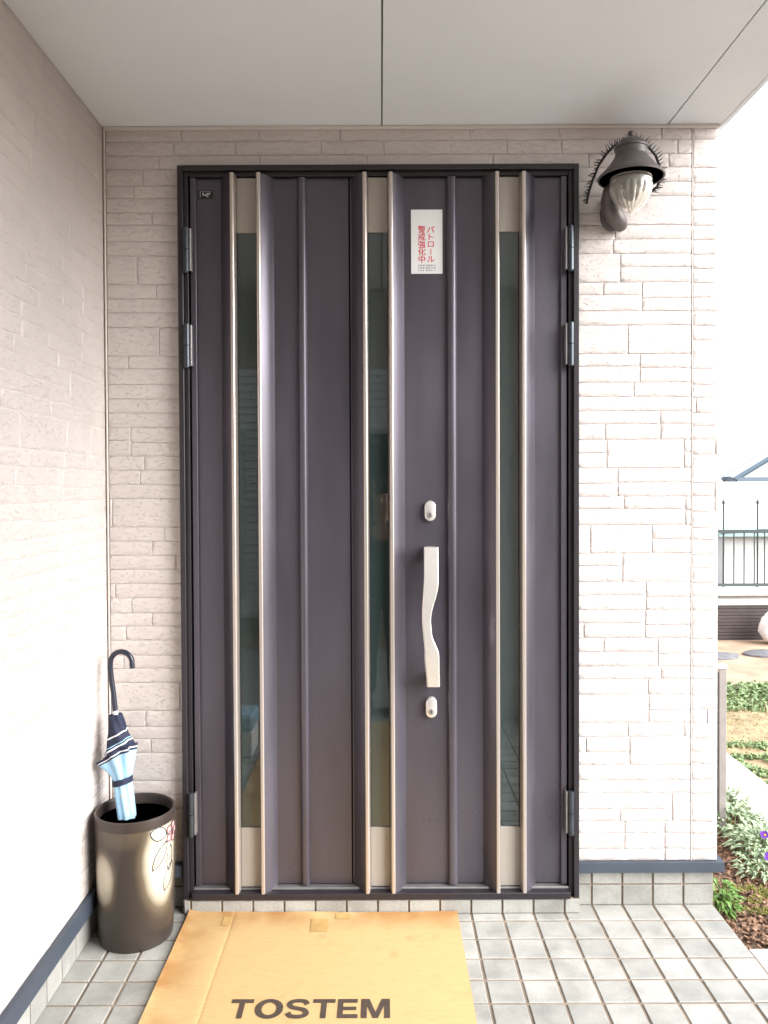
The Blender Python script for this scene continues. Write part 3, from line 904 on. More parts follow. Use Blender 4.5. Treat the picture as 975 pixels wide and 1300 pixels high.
# ================================================================== UMBRELLA STAND AND UMBRELLA
SXc, SYc = -0.760, -0.145
def mat_stand():
    m = mat('bronze_glaze', (0.1, 0.07, 0.05), 0.30, spec=0.5)
    n, l = m.node_tree.nodes, m.node_tree.links
    p = n['Principled BSDF']
    tc = [x for x in n if x.type == 'TEX_COORD'][0]
    sep = n.new('ShaderNodeSeparateXYZ'); l.new(tc.outputs['Object'], sep.inputs[0])
    at = n.new('ShaderNodeMath'); at.operation = 'ARCTAN2'; l.new(sep.outputs['X'], at.inputs[0])
    ng = n.new('ShaderNodeMath'); ng.operation = 'MULTIPLY'; ng.inputs[1].default_value = -1; l.new(sep.outputs['Y'], ng.inputs[0]); l.new(ng.outputs[0], at.inputs[1])
    nz = n.new('ShaderNodeTexNoise'); nz.inputs['Scale'].default_value = 5; nz.inputs['Detail'].default_value = 2; l.new(tc.outputs['Object'], nz.inputs['Vector'])
    def mr(src, a, b, c, d):
        r = n.new('ShaderNodeMapRange'); r.interpolation_type = 'SMOOTHSTEP'
        for i, q in enumerate((a, b, c, d)): r.inputs[i + 1].default_value = q
        l.new(src, r.inputs[0]); return r.outputs[0]
    def op(o, a, b):
        x = n.new('ShaderNodeMath'); x.operation = o
        for i, q in enumerate((a, b)):
            if isinstance(q, (int, float)): x.inputs[i].default_value = q
            else: l.new(q, x.inputs[i])
        return x.outputs[0]
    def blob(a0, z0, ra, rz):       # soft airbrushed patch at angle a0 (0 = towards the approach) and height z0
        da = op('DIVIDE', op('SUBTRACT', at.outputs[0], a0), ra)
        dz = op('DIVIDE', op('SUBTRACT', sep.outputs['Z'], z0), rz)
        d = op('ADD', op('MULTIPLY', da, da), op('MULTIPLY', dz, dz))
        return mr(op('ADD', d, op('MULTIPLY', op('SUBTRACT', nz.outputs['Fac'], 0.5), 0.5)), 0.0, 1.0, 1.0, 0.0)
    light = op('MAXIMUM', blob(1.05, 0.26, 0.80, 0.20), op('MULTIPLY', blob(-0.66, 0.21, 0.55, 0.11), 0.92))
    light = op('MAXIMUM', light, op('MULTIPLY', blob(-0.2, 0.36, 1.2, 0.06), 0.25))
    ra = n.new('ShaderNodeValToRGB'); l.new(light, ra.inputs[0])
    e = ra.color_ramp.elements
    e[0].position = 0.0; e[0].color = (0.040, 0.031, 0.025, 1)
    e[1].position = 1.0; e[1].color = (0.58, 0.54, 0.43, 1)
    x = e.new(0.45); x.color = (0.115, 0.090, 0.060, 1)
    l.new(ra.outputs[0], p.inputs['Base Color'])
    return m
M_STAND = mat_stand()
stand = thing('umbrella_stand', 'bronze glazed ceramic umbrella stand with painted flowers in the corner', 'umbrella stand', (SXc, SYc, 0))
sp_ = [(0.0, 0.010), (0.100, 0.010), (0.102, 0.0), (0.107, 0.0), (0.110, 0.006), (0.1125, 0.06), (0.1165, 0.2), (0.1185, 0.36), (0.1200, 0.382), (0.1195, 0.389), (0.1165, 0.392), (0.1125, 0.390), (0.1105, 0.384), (0.108, 0.2), (0.104, 0.030), (0.0, 0.028)]
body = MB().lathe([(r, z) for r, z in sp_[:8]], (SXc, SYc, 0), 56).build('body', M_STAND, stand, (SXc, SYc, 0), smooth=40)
M_STIN = mat('dark_glaze', (0.040, 0.030, 0.026), 0.35)
MB().lathe(sp_[7:], (SXc, SYc, 0), 56).build('inner_wall', M_STIN, stand, (SXc, SYc, 0), smooth=40)
# painted decoration lying on the glaze; a = angle from the approach direction towards the door, z = height
def on_body(a, z, lift):
    r = 0.1125 + 0.0060 * (z - 0.06) / 0.30 + lift
    return (SXc + r * math.sin(a), SYc - r * math.cos(a), z)
M_LEAFP = mat('painted_leaf', (0.62, 0.74, 0.62), 0.3)
M_PETAL = mat('painted_petal', (0.80, 0.36, 0.36), 0.3)
M_LINE = mat('painted_outline', (0.03, 0.028, 0.028), 0.35)
def pat(poly, name, m, lift=0.0006, outline=True):
    ca = sum(p[0] for p in poly) / len(poly); cz = sum(p[1] for p in poly) / len(poly)
    V = [on_body(ca, cz, lift)] + [on_body(ca + (a - ca) * t, cz + (z - cz) * t, lift) for t in (0.5, 1) for a, z in poly]
    n_ = len(poly)
    F = [(0, 1 + (k + 1) % n_, 1 + k) for k in range(n_)] + [(1 + k, 1 + (k + 1) % n_, 1 + n_ + (k + 1) % n_, 1 + n_ + k) for k in range(n_)]
    o = MB().add(V, F).build(name, m, body)
    if outline:
        MB().tube([on_body(a, z, lift) for a, z in poly + poly[:1]], 0.0017, 5, False).build('painted_line', M_LINE, body)
    return o
def leafpoly(a0, z0, a1, z1, w):       # pointed oval from base to tip (angle, height) with half width w (m)
    k = 0.117
    dx, dz = (a1 - a0) * k, z1 - z0
    L = math.hypot(dx, dz); nx, nz = -dz / L, dx / L
    pts = []
    for i in range(9):
        t = i / 8; s = w * math.sin(math.pi * t) ** 0.75
        pts.append((t, s))
    out = [(a0 + (dx * t + nx * s) / k, z0 + dz * t + nz * s) for t, s in pts] + [(a0 + (dx * t - nx * s) / k, z0 + dz * t - nz * s) for t, s in pts[-2:0:-1]]
    return out
for i, (a0, z0, a1, z1, w) in enumerate([(1.16, 0.330, 0.66, 0.350, 0.020), (1.18, 0.310, 0.72, 0.235, 0.016), (1.34, 0.292, 1.24, 0.215, 0.013), (1.42, 0.238, 1.08, 0.160, 0.018)]):
    pat(leafpoly(a0, z0, a1, z1, w), 'painted_leaf', M_LEAFP)
    MB().tube([on_body(a0 + (a1 - a0) * t, z0 + (z1 - z0) * t + 0.004 * math.sin(math.pi * t), 0.0011) for t in (0, .25, .5, .75, 1)], 0.0009, 5, False).build('painted_line', M_LINE, body)
for k in range(5):
    a = k * 2 * math.pi / 5
    pat(leafpoly(1.42, 0.326, 1.42 + 0.30 * math.cos(a), 0.326 + 0.033 * math.sin(a), 0.014), 'painted_petal', M_PETAL, 0.0009)
pat([(0.90, 0.378), (1.02, 0.366), (1.16, 0.362), (1.30, 0.366), (1.38, 0.378), (1.28, 0.373), (1.12, 0.372), (1.0, 0.375)], 'painted_line', M_LINE, 0.0006, False)

# umbrella leaning in the stand
um = thing('umbrella', 'folded pale blue umbrella with navy striped hem leaning in the stand', 'umbrella', (-0.752, -0.155, 0.03))
A = Vector((-0.748, -0.165, 0.035))        # tip
B = Vector((-0.831, -0.110, 0.690))        # top of the ferrule
ax = (B - A)
def al(t, off=(0, 0, 0)): return A + ax * t + Vector(off)
U = ax.normalized(); e1 = Vector((1, 0, 0)); e1 = (e1 - U * U.dot(e1)).normalized(); e2 = U.cross(e1)
def cloth(ts, name, m, fn):
    n_ = 48; V, F = [], []
    for i, t in enumerate(ts):
        for k in range(n_):
            a = 2 * math.pi * k / n_
            r, dt = fn(t, a)
            V.append(A + ax * (t + dt) + (e1 * math.cos(a) + e2 * math.sin(a)) * r)
    for i in range(len(ts) - 1):
        for k in range(n_):
            k2 = (k + 1) % n_
            F.append((i * n_ + k, i * n_ + k2, (i + 1) * n_ + k2, (i + 1) * n_ + k))
    return MB().add(V, F).build(name, m, um, smooth=70)
def lin(tab, t):
    for (a, x), (b, y) in zip(tab, tab[1:]):
        if t <= b: return x + (y - x) * max(0, (t - a) / (b - a))
    return tab[-1][1]
RAD = [(0.0, 0.006), (0.06, 0.012), (0.3, 0.021), (0.52, 0.0275), (0.655, 0.0255), (0.675, 0.026), (0.70, 0.030), (0.765, 0.041), (0.80, 0.046)]
def pleat(t, a):
    amp = 0.10 + 0.12 * max(0, (t - 0.66) / 0.14)
    r = lin(RAD, t) * (1 + amp * math.sin(7 * a + 9 * t) + 0.05 * math.sin(3 * a + 2))
    if t > 0.69: r *= 1 + 0.35 * max(0, (t - 0.69) / 0.11) * max(0, -math.cos(a - 0.25)) ** 3
    dt = 0.0
    if t > 0.69: dt = ((t - 0.69) / 0.11) * (0.030 * math.cos(a + 0.4) - 0.028 * max(0, -math.cos(a)) ** 4)
    return r, dt
cloth([0.0, 0.03, 0.1, 0.2, 0.3, 0.4, 0.5, 0.58, 0.64, 0.66, 0.68, 0.70, 0.72, 0.74, 0.76, 0.775], 'canopy', M_LBLUE, pleat)
def hem(lo, hi): return [lo + (hi - lo) * k / 3 for k in range(4)]
for (lo, hi, m, nm) in ((0.775, 0.783, M_NAVY, 'hem_stripe'), (0.783, 0.788, M_WCLOTH, 'hem_stripe'), (0.788, 0.800, M_NAVY, 'hem_stripe')):
    cloth(hem(lo, hi), nm, m, pleat)
# the turned-over navy border that closes towards the shaft, with two pale spiral stripes
def border(t, a):
    q = (t - 0.80) / 0.17
    r = lin([(0, 0.044), (0.25, 0.036), (0.6, 0.026), (1, 0.019)], q)
    r *= 1 + 0.10 * math.sin(6 * a + 8 * q) + 0.22 * max(0, 1 - q * 1.6) * max(0, -math.cos(a - 0.25)) ** 3
    dt = (1 - q) * (0.030 * math.cos(a + 0.4) - 0.028 * max(0, -math.cos(a)) ** 4)
    return r, dt
cloth([0.80 + 0.17 * k / 10 for k in range(11)], 'canopy_border', M_NAVY, border)
for (s0, w, m) in ((0.822, 0.008, M_WCLOTH), (0.838, 0.004, M_LBLUE), (0.878, 0.007, M_WCLOTH)):
    def spiral(t, a, s0=s0):
        r, dt = border(min(max(t + 0.012 * math.sin(a), 0.80), 0.97), a)
        return r + 0.0012, dt + 0.012 * math.sin(a)
    cloth([s0, s0 + w], 'border_stripe', m, spiral)
def strap(t, a):
    r, dt = pleat(t, a); return lin(RAD, t) * 1.15 + 0.0012, 0.006 * math.cos(a)
cloth([0.648, 0.652, 0.672, 0.676], 'strap', M_NAVY, strap)
M_GOLD = mat('brass_button', (0.5, 0.36, 0.12), 0.3, metal=0.8)
for t, da in ((0.60, -1.35), (0.545, -1.0)):
    r, dt = pleat(t, da)
    p = A + ax * t + (e1 * math.cos(da) + e2 * math.sin(da)) * (r)
    if (p - A).dot(Vector((0, -1, 0))) < 0: p = A + ax * t - (e2 * r)
    b_ = bmesh.new(); bmesh.ops.create_icosphere(b_, subdivisions=2, radius=0.003)
    MB().bm(b_, Matrix.Translation(p)).build('button', M_GOLD, um, smooth=60)
MB().tube([al(0.95), al(1.0)], [0.0085, 0.0075], 14).build('ferrule', M_WCLOTH, um, smooth=50)
hk = [al(0.985), al(1.0), Vector((-0.836, -0.108, 0.735)), Vector((-0.8425, -0.106, 0.780)), Vector((-0.8465, -0.105, 0.812))]
for k in range(0, 11):
    a = math.pi - k * math.pi / 10 * 1.04
    hk.append(Vector((-0.811 + 0.0345 * math.cos(a), -0.105 - 0.004 * k / 10, 0.828 + 0.036 * math.sin(a))))
hk.append(Vector((-0.7755, -0.110, 0.812)))
MB().tube(hk, [0.0082] * (len(hk) - 1) + [0.0078], 14).build('handle', M_UHAND, um, smooth=60)

# ================================================================== SMALL CASE ON THE PORCH (seen only mirrored in the left glass)
M_CASEW = mat('white_plastic', (0.72, 0.74, 0.76), 0.4)
M_CASEB = mat('pale_blue_plastic', (0.30, 0.48, 0.62), 0.4)
cs = thing('tool_case', 'small white and pale blue case on the porch mirrored in left glass', 'case', (-0.72, -1.55, 0.0))
MB().cbox(-0.83, -0.66, -1.65, -1.45, 0.001, 0.13, 0.006).build('case_body', M_CASEW, cs)
MB().cbox(-0.835, -0.655, -1.655, -1.445, 0.131, 0.215, 0.012).build('lid', M_CASEB, cs)
MB().tube([(-0.79, -1.55, 0.215), (-0.79, -1.55, 0.235), (-0.70, -1.55, 0.235), (-0.70, -1.55, 0.215)], 0.006, 8).build('carry_handle', M_CASEW, cs)

# ================================================================== GARDEN
GZ = -0.062
M_CHIP = mat('bark_chip', (0.20, 0.115, 0.07), 0.85, var=0.65, vscale=45, detail=1)
M_LEAFV = mat('variegated_leaf', (0.27, 0.35, 0.21), 0.55, var=0.5, vscale=60, detail=1)
M_LEAFG = mat('green_leaf', (0.10, 0.19, 0.035), 0.5, var=0.35, vscale=50, detail=1)
M_DRY = mat('dry_lawn', (0.36, 0.33, 0.17), 0.8, var=0.4, vscale=12)
M_MOSS = mat('moss', (0.17, 0.18, 0.03), 0.9, var=0.4, vscale=60)
M_COVER = mat('ground_cover_leaf', (0.19, 0.27, 0.12), 0.6, var=0.45, vscale=40, detail=1)
M_VIOLET = mat('violet_petal', (0.16, 0.035, 0.42), 0.6, var=0.25, vscale=80)
M_YOLK = mat('flower_eye', (0.75, 0.48, 0.03), 0.6)
M_STONE = mat('stepping_stone', (0.14, 0.14, 0.15), 0.8, var=0.25, vscale=25, bump=0.4, bscale=90)
M_POST = mat('post_resin', (0.24, 0.215, 0.20), 0.6, var=0.08, vscale=20)
M_POSTSHADE = mat('post_shade_black', (0.05, 0.05, 0.055), 0.6)  # darker copy of the post colour for its shaded side
M_IRON = mat('painted_iron', (0.045, 0.055, 0.055), 0.5)
M_WHITE = mat('white_render', (0.74, 0.73, 0.71), 0.8, var=0.06, vscale=4)
M_BROWNB = mat('brown_board', (0.055, 0.042, 0.040), 0.6, var=0.2, vscale=14)
M_BAG = mat('white_bag', (0.78, 0.78, 0.80), 0.35, bump=0.6, bscale=18)
M_ROOFE = mat('blue_grey_trim', (0.12, 0.16, 0.20), 0.5)
M_TURQ = mat('turquoise_roof', (0.42, 0.60, 0.62), 0.5)
rg = random.Random(21)

def gz(x, y): return ground_z(x, y)
def leaf_card(mb, p, d, L, wd, rg, droop=0.25):
    """one folded leaf: base p, direction d"""
    d = d.normalized()
    s = d.cross(Vector((0, 0, 1)))
    if s.length < 1e-3: s = Vector((1, 0, 0))
    s.normalize()
    up = s.cross(d)
    m = p + d * L * 0.5 + up * L * 0.06
    t = p + d * L - Vector((0, 0, L * droop))
    a = m + s * wd / 2 + up * wd * 0.18; b = m - s * wd / 2 + up * wd * 0.18
    mb.add([p, a, t, b, m], [(0, 1, 4), (1, 2, 4), (2, 3, 4), (3, 0, 4)])

# bark chips over the planting bed
ch = MB()
for _ in range(3600):
    x, y = rg.uniform(1.085, 1.72), rg.uniform(-0.222, 1.05)
    if x > 1.56 and y > 0.35: continue
    L, w_, h = rg.uniform(0.010, 0.030), rg.uniform(0.006, 0.015), rg.uniform(0.003, 0.007)
    M = Matrix.Translation((x, y, gz(x, y) + rg.uniform(0.0, 0.016))) @ Matrix.Rotation(rg.uniform(0, 6.3), 4, 'Z') @ Matrix.Rotation(rg.uniform(-.6, .6), 4, 'X') @ Matrix.Rotation(rg.uniform(-.5, .5), 4, 'Y')
    pts = [M @ Vector((sx * L / 2 * rg.uniform(.6, 1), sy * w_ / 2 * rg.uniform(.6, 1), sz * h / 2)) for sz in (-1, 1) for sx, sy in ((-1, -1), (1, -1), (1, 1), (-1, 1))]
    ch.add(pts, [(0, 3, 2, 1), (4, 5, 6, 7), (0, 1, 5, 4), (1, 2, 6, 5), (2, 3, 7, 6), (3, 0, 4, 7)])
tag(ch.build('bark_chips', M_CHIP), 'brown bark chips covering the planting bed beside the porch', 'mulch', kind='stuff')
# moss cushion patch in the bed
ms = MB()
for _ in range(1500):
    a, r = rg.uniform(0, 6.3), math.sqrt(rg.random())
    x, y = 1.30 + 0.15 * r * math.cos(a), 0.13 + 0.10 * r * math.sin(a)
    if noise.noise(Vector((x * 16, y * 16, 4))) < -0.15: continue
    leaf_card(ms, Vector((x, y, gz(x, y) + 0.012)), Vector((rg.uniform(-1, 1), rg.uniform(-1, 1), rg.uniform(.3, 1.4))), rg.uniform(.008, .018), .005, rg)
tag(ms.build('moss', M_MOSS), 'yellow green moss patch among the bark chips', 'moss', kind='stuff')
# thin dry lawn and the green cover around it
def blades(n, region, m, name, label, hmin, hmax, wd, dens=None):
    mb = MB()
    for _ in range(n):
        x, y = region(rg)
        if dens and not dens(x, y): continue
        z = gz(x, y) + 0.002
        d = Vector((rg.uniform(-1, 1), rg.uniform(-1, 1), rg.uniform(0.5, 2.0)))
        leaf_card(mb, Vector((x, y, z)), d, rg.uniform(hmin, hmax), wd, rg, 0.3)
    return tag(mb.build(name, m), label, 'grass', kind='stuff')
structure(MB().prism([(1.83, 1.0), (4.8, 1.0), (4.8, 3.05), (1.83, 3.05)], GZ - 0.05, GZ + 0.006).build('lawn', mat('lawn_soil', (0.30, 0.225, 0.13), 0.95, var=0.35, vscale=10, bump=0.8, bscale=40)), 'thin yellowish lawn behind the pale path')
blades(6500, lambda r: (r.uniform(1.83, 4.4), r.uniform(1.0, 3.0)), M_DRY, 'dry_grass', 'short yellowish grass of the thin lawn', 0.02, 0.05, 0.007,
       lambda x, y: noise.noise(Vector((x * 3, y * 3, 2))) > -0.25)
blades(5200, lambda r: (r.uniform(2.1, 4.6), 2.72 + r.uniform(-0.33, 0.33)), M_COVER, 'ground_cover', 'green leafy ground cover strip at the far side of the lawn', 0.03, 0.08, 0.022)
blades(2200, lambda r: (r.uniform(1.82, 2.12), r.uniform(0.95, 1.8)), M_COVER, 'ground_cover', 'green and yellow ground cover along the pale path', 0.02, 0.055, 0.016,
       lambda x, y: noise.noise(Vector((x * 7, y * 7, 9))) > -0.1)
structure(MB().prism([(1.5, 3.06), (6, 3.06), (6, 4.68), (1.5, 4.68)], GZ - 0.05, GZ + 0.010).build('terrace', mat('tan_earth', (0.36, 0.255, 0.175), 0.9, var=0.25, vscale=5, bump=0.5, bscale=50)), 'bare tan earth strip before the boundary wall')

# leafy bedding plants and violet flowers
def plant(loc, r, h, n, L, wd, m, label, flowers=(), name='bedding_plant', cat='plant', group=None):
    t = thing(name, label, cat, loc, group)
    b = Vector(loc); mb = MB()
    stems = MB()
    for k in range(int(n * 1.7)):
        a = rg.uniform(0, 6.283); q = math.sqrt(rg.random())
        hh = h * (1 - 0.55 * q * q) * rg.uniform(0.25, 1.0)
        p = b + Vector((r * q * math.cos(a), r * q * math.sin(a), hh))
        d = Vector((math.cos(a) * (0.4 + q) + rg.uniform(-.5, .5), math.sin(a) * (0.4 + q) + rg.uniform(-.5, .5), rg.uniform(-0.1, 0.9)))
        leaf_card(mb, p, d, L * rg.uniform(.6, 1.2), wd * rg.uniform(.7, 1.2), rg)
        if k % 7 == 0: stems.tube([b + Vector((0.2 * r * math.cos(a), 0.2 * r * math.sin(a), -0.005)), p], [0.0022, 0.001], 4, False)
    mb.build('foliage', m, t)
    stems.build('stems', M_LEAFG, t)
    for (fx, fy, fz, ang) in flowers:
        c = b + Vector((fx, fy, fz))
        nrm = Vector((-0.45, -0.75, 0.5)).normalized()
        e_1 = nrm.cross(Vector((0, 0, 1))).normalized(); e_2 = e_1.cross(nrm)
        fl = MB()
        for q in range(5):
            a = ang + q * 2 * math.pi / 5
            u = e_1 * math.cos(a) + e_2 * math.sin(a); v = nrm.cross(u)
            rr = 0.014 if q != 0 else 0.0165
            pts = [c + nrm * 0.0012 * q] + [c + u * (rr * x_) + v * (rr * y_) + nrm * (0.0012 * q + 0.004 * x_) for x_, y_ in ((.35, -.42), (.8, -.52), (1.1, -.25), (1.15, 0.05), (1.05, .35), (.75, .54), (.35, .42))]
            fl.add(pts, [(0, k2, k2 + 1) for k2 in range(1, 7)])
        f = fl.build('flower', M_VIOLET, t)
        ey = bmesh.new(); bmesh.ops.create_icosphere(ey, subdivisions=1, radius=0.0045)
        MB().bm(ey, Matrix.Translation(c + nrm * 0.008)).build('flower_eye', M_YOLK, f)
    return t
def at_(x, y): return (x, y, gz(x, y) + 0.004)
BG = 'pale green bedding plants in the bark bed'
plant(at_(1.50, 0.93), 0.11, 0.09, 130, 0.05, 0.017, M_LEAFV, 'pale green bedding plant beside the grey garden post', group=BG)
plant(at_(1.46, 0.70), 0.12, 0.10, 150, 0.05, 0.017, M_LEAFV, 'pale green bedding plant between the post and the flowers', group=BG)
plant(at_(1.47, 0.47), 0.12, 0.11, 150, 0.05, 0.018, M_LEAFV, 'pale leafy plant with the upper violet flower', [(-0.02, -0.05, 0.105, 0.4), (0.07, -0.04, 0.09, 1.2)], group=BG)
plant(at_(1.40, 0.33), 0.08, 0.07, 80, 0.042, 0.016, M_LEAFV, 'pale leafy plant with the lower violet flower nearest the porch', [(0.0, -0.045, 0.085, 0.9)], group=BG)
plant(at_(1.62, 0.22), 0.12, 0.09, 120, 0.05, 0.018, M_LEAFV, 'pale leafy plant at the right edge of the bed', [(0.0, -0.05, 0.1, 0.1)], group=BG)
plant(at_(1.135, 0.07), 0.045, 0.10, 60, 0.045, 0.019, M_LEAFG, 'small bright green weed growing against the plinth corner', name='weed')

# slim garden post (standpipe) at the house corner
post = thing('garden_post', 'slim grey brown post standing behind the wall corner', 'post', (1.415, 0.70, GZ))
MB().cbox(1.390, 1.421, 0.690, 0.721, GZ - 0.05, 0.615, 0.003).build('post_shaft', M_POST, post)
MB().cbox(1.386, 1.425, 0.686, 0.725, 0.6155, 0.632, 0.003).build('post_cap', M_WHITE, post)
MB().cbox(1.3868, 1.3895, 0.694, 0.716, GZ + 0.02, 0.60, 0.001).build('shade_strip', M_POSTSHADE, post)  # thin dark strip, the post's shaded side painted in

# stepping stones
for (x, y, rx, ry, lb) in ((2.78, 3.98, 0.17, 0.13, 'dark round stepping stone half hidden behind the house corner'), (3.22, 4.05, 0.19, 0.13, 'dark round stepping stone before the white bag'), (3.75, 4.0, 0.18, 0.13, 'dark round stepping stone farthest to the right')):
    pr_ = [(0.0, GZ - .02), (1.0, GZ - .02), (1.0, GZ + 0.024), (0.95, GZ + 0.030), (0.0, GZ + 0.032)]
    mb = MB()
    mb.lathe(pr_, (0, 0, 0), 28, fn=lambda a, z: 1 + 0.05 * math.sin(3 * a + x * 5) + 0.03 * math.sin(5 * a))
    mb.v = [(x + a * rx, y + b * ry, c) for a, b, c in mb.v]
    tag(mb.build('stepping_stone', M_STONE, None, (x, y, GZ), smooth=40), lb, 'stone', 'stepping stones before the boundary wall')

# boundary wall with its cap and dark slats, iron railing on top
BY = 4.70
bw = thing('boundary_wall', 'low white boundary wall faced with dark brown slats', 'wall', (3.2, BY, GZ))
MB().box(1.2, 6.4, BY + 0.012, BY + 0.16, -0.5, 0.267).build('wall_core', M_BROWNB, bw)
MB().cbox(1.2, 6.4, BY - 0.02, BY + 0.17, 0.268, 0.322, 0.004).build('lower_cap', M_WHITE, bw)
MB().box(1.2, 6.4, BY + 0.02, BY + 0.15, 0.322, 0.357).build('cap_recess', M_POST, bw)
MB().cbox(1.2, 6.4, BY - 0.02, BY + 0.17, 0.357, 0.420, 0.004).build('upper_cap', M_WHITE, bw)
for k in range(11):
    z = -0.075 + k * 0.031
    MB().cbox(1.2, 6.4, BY - 0.004, BY + 0.011, z, z + 0.027, 0.002).build('slat', M_BROWNB, bw)
ra = thing('iron_railing', 'black iron railing with thin bars on the boundary wall', 'railing', (3.2, BY + 0.07, 0.42))
ry_ = BY + 0.07
MB().cbox(1.2, 6.4, ry_ - 0.015, ry_ + 0.015, 0.925, 0.957, 0.003).build('rail', M_IRON, ra)
MB().cbox(1.2, 6.4, ry_ - 0.015, ry_ + 0.015, 0.432, 0.458, 0.003).build('rail', M_IRON, ra)
bmh = mesh_of(MB().tube([(0, 0, 0.4585), (0, 0, 0.9245)], 0.0065, 6), 'baluster', M_IRON)
for k in range(-20, 34):
    link('baluster', bmh, None, ra, (3.169 + 0.0945 * k, ry_, 0))
tall = mesh_of(MB().tube([(0, 0, 0.42), (0, 0, 1.19), (0, 0, 1.205), (0, 0, 1.215), (0, 0, 1.24)], [0.008, 0.008, 0.016, 0.014, 0.002], 8), 'spear_bar', M_IRON)
for k in range(-5, 10):
    link('spear_bar', tall, None, ra, (3.169 + 0.317 * k + 0.01, ry_ + 0.03, 0))

# white plastic bag by the boundary wall
bgm = bmesh.new(); bmesh.ops.create_icosphere(bgm, subdivisions=4, radius=1)
for v in bgm.verts:
    d = v.co.copy()
    q = 1 + 0.16 * noise.noise(d * 2.1) + 0.09 * noise.noise(d * 5) + 0.05 * noise.noise(d * 11)
    zz = d.z
    wst = 1 - 0.62 * max(0, zz - 0.25) ** 0.8 if zz > 0.25 else 1
    v.co = Vector((3.52 + 0.135 * d.x * q * wst, 4.50 + 0.12 * d.y * q * wst, GZ + 0.16 + (0.19 * zz * q if zz > 0 else 0.155 * max(zz, -0.93) * 1.05)))
bag = MB().bm(bgm).build('plastic_bag', M_BAG, None, (3.52, 4.50, GZ), smooth=180)
tag(bag, 'crumpled white plastic bag on the ground by the boundary wall', 'bag')

# houses beyond the garden, standing on the lower ground
def gable_house(name, label, x0, x1, y0, y1, zb, ze, zr, mw, mt, mroof):
    t = thing(name, label, 'house', ((x0 + x1) / 2, y0, zb))
    xm = (x0 + x1) / 2
    oh = 0.45
    MB().add([(x0 + oh, y0, zb), (x1 - oh, y0, zb), (x1 - oh, y0, ze), (xm, y0, zr - 0.3), (x0 + oh, y0, ze), (x0 + oh, y1, zb), (x1 - oh, y1, zb), (x1 - oh, y1, ze), (xm, y1, zr - 0.3), (x0 + oh, y1, ze)],
             [(0, 1, 2, 3, 4), (5, 9, 8, 7, 6), (0, 4, 9, 5), (1, 6, 7, 2), (2, 7, 8, 3), (4, 3, 8, 9)]).build('wall', mw, t)
    rf = MB().add([(x0, y0 - 0.4, ze), (xm, y0 - 0.4, zr), (x1, y0 - 0.4, ze), (x0, y1 + .4, ze), (xm, y1 + .4, zr), (x1, y1 + .4, ze),
                   (x0, y0 - 0.4, ze - .12), (xm, y0 - 0.4, zr - .12), (x1, y0 - 0.4, ze - .12), (x0, y1 + .4, ze - .12), (xm, y1 + .4, zr - .12), (x1, y1 + .4, ze - .12)],
                  [(0, 1, 4, 3), (1, 2, 5, 4), (6, 9, 10, 7), (7, 10, 11, 8), (0, 6, 7, 1), (1, 7, 8, 2), (3, 4, 10, 9), (4, 5, 11, 10), (0, 3, 9, 6), (2, 8, 11, 5)]).build('roof', mroof, t)
    def bar(a, b, nm):
        MB().tube([a, b], 0.10, 4).build(nm, mt, rf)
    bar((x0, y0 - 0.46, ze - 0.02), (xm, y0 - 0.46, zr - 0.02), 'bargeboard')
    bar((x1, y0 - 0.46, ze - 0.02), (xm, y0 - 0.46, zr - 0.02), 'bargeboard')
    MB().box(x0 + 0.05, x1 - 0.05, y0 - 0.50, y0 - 0.012, ze - 0.13, ze + 0.05).build('eave_beam', mt, rf)
    return t
M_POLY = mat_clear('milky_polycarbonate', (0.93, 0.95, 0.97), 0.5)
cp = thing('carport', 'open carport with blue grey gable frame beyond the railing', 'carport', (14.2, 22.4, -2.56))
cx0, cx1, cze, czr, cyy, cy1 = 10.95, 17.45, 1.53, 3.48, 22.0, 22.9
cxm = (cx0 + cx1) / 2
for y in (cyy, cy1):
    MB().tube([(cx0, y, cze), (cxm, y, czr)], 0.085, 4).build('rafter', M_ROOFE, cp)
    MB().tube([(cx1, y, cze), (cxm, y, czr)], 0.085, 4).build('rafter', M_ROOFE, cp)
    MB().box(cx0 + 0.05, cx1 - 0.05, y - 0.06, y + 0.06, cze - 0.07, cze + 0.07).build('tie_beam', M_ROOFE, cp)
    for x in (13.5, 16.6):
        MB().cbox(x - 0.06, x + 0.06, y - 0.05, y + 0.05, -2.56, cze - 0.071, 0.01).build('post', M_ROOFE, cp)
for (xa, xb) in ((cx0, cxm), (cx1, cxm)):
    MB().add([(xa, cyy + 0.1, cze + 0.09), (xb, cyy + 0.1, czr + 0.09), (xb, cy1 - 0.1, czr + 0.09), (xa, cy1 - 0.1, cze + 0.09),
              (xa, cyy + 0.1, cze + 0.10), (xb, cyy + 0.1, czr + 0.10), (xb, cy1 - 0.1, czr + 0.10), (xa, cy1 - 0.1, cze + 0.10)],
             [(0, 1, 2, 3), (7, 6, 5, 4), (0, 4, 5, 1), (1, 5, 6, 2), (2, 6, 7, 3), (3, 7, 4, 0)]).build('roof_sheet', M_POLY, cp)
gable_house('shed', 'low shed with pale turquoise roof behind the railing', 11.9, 15.2, 26.0, 28.0, -2.56, -0.34, -0.16, M_WHITE, M_TURQ, M_TURQ)['category'] = 'shed'

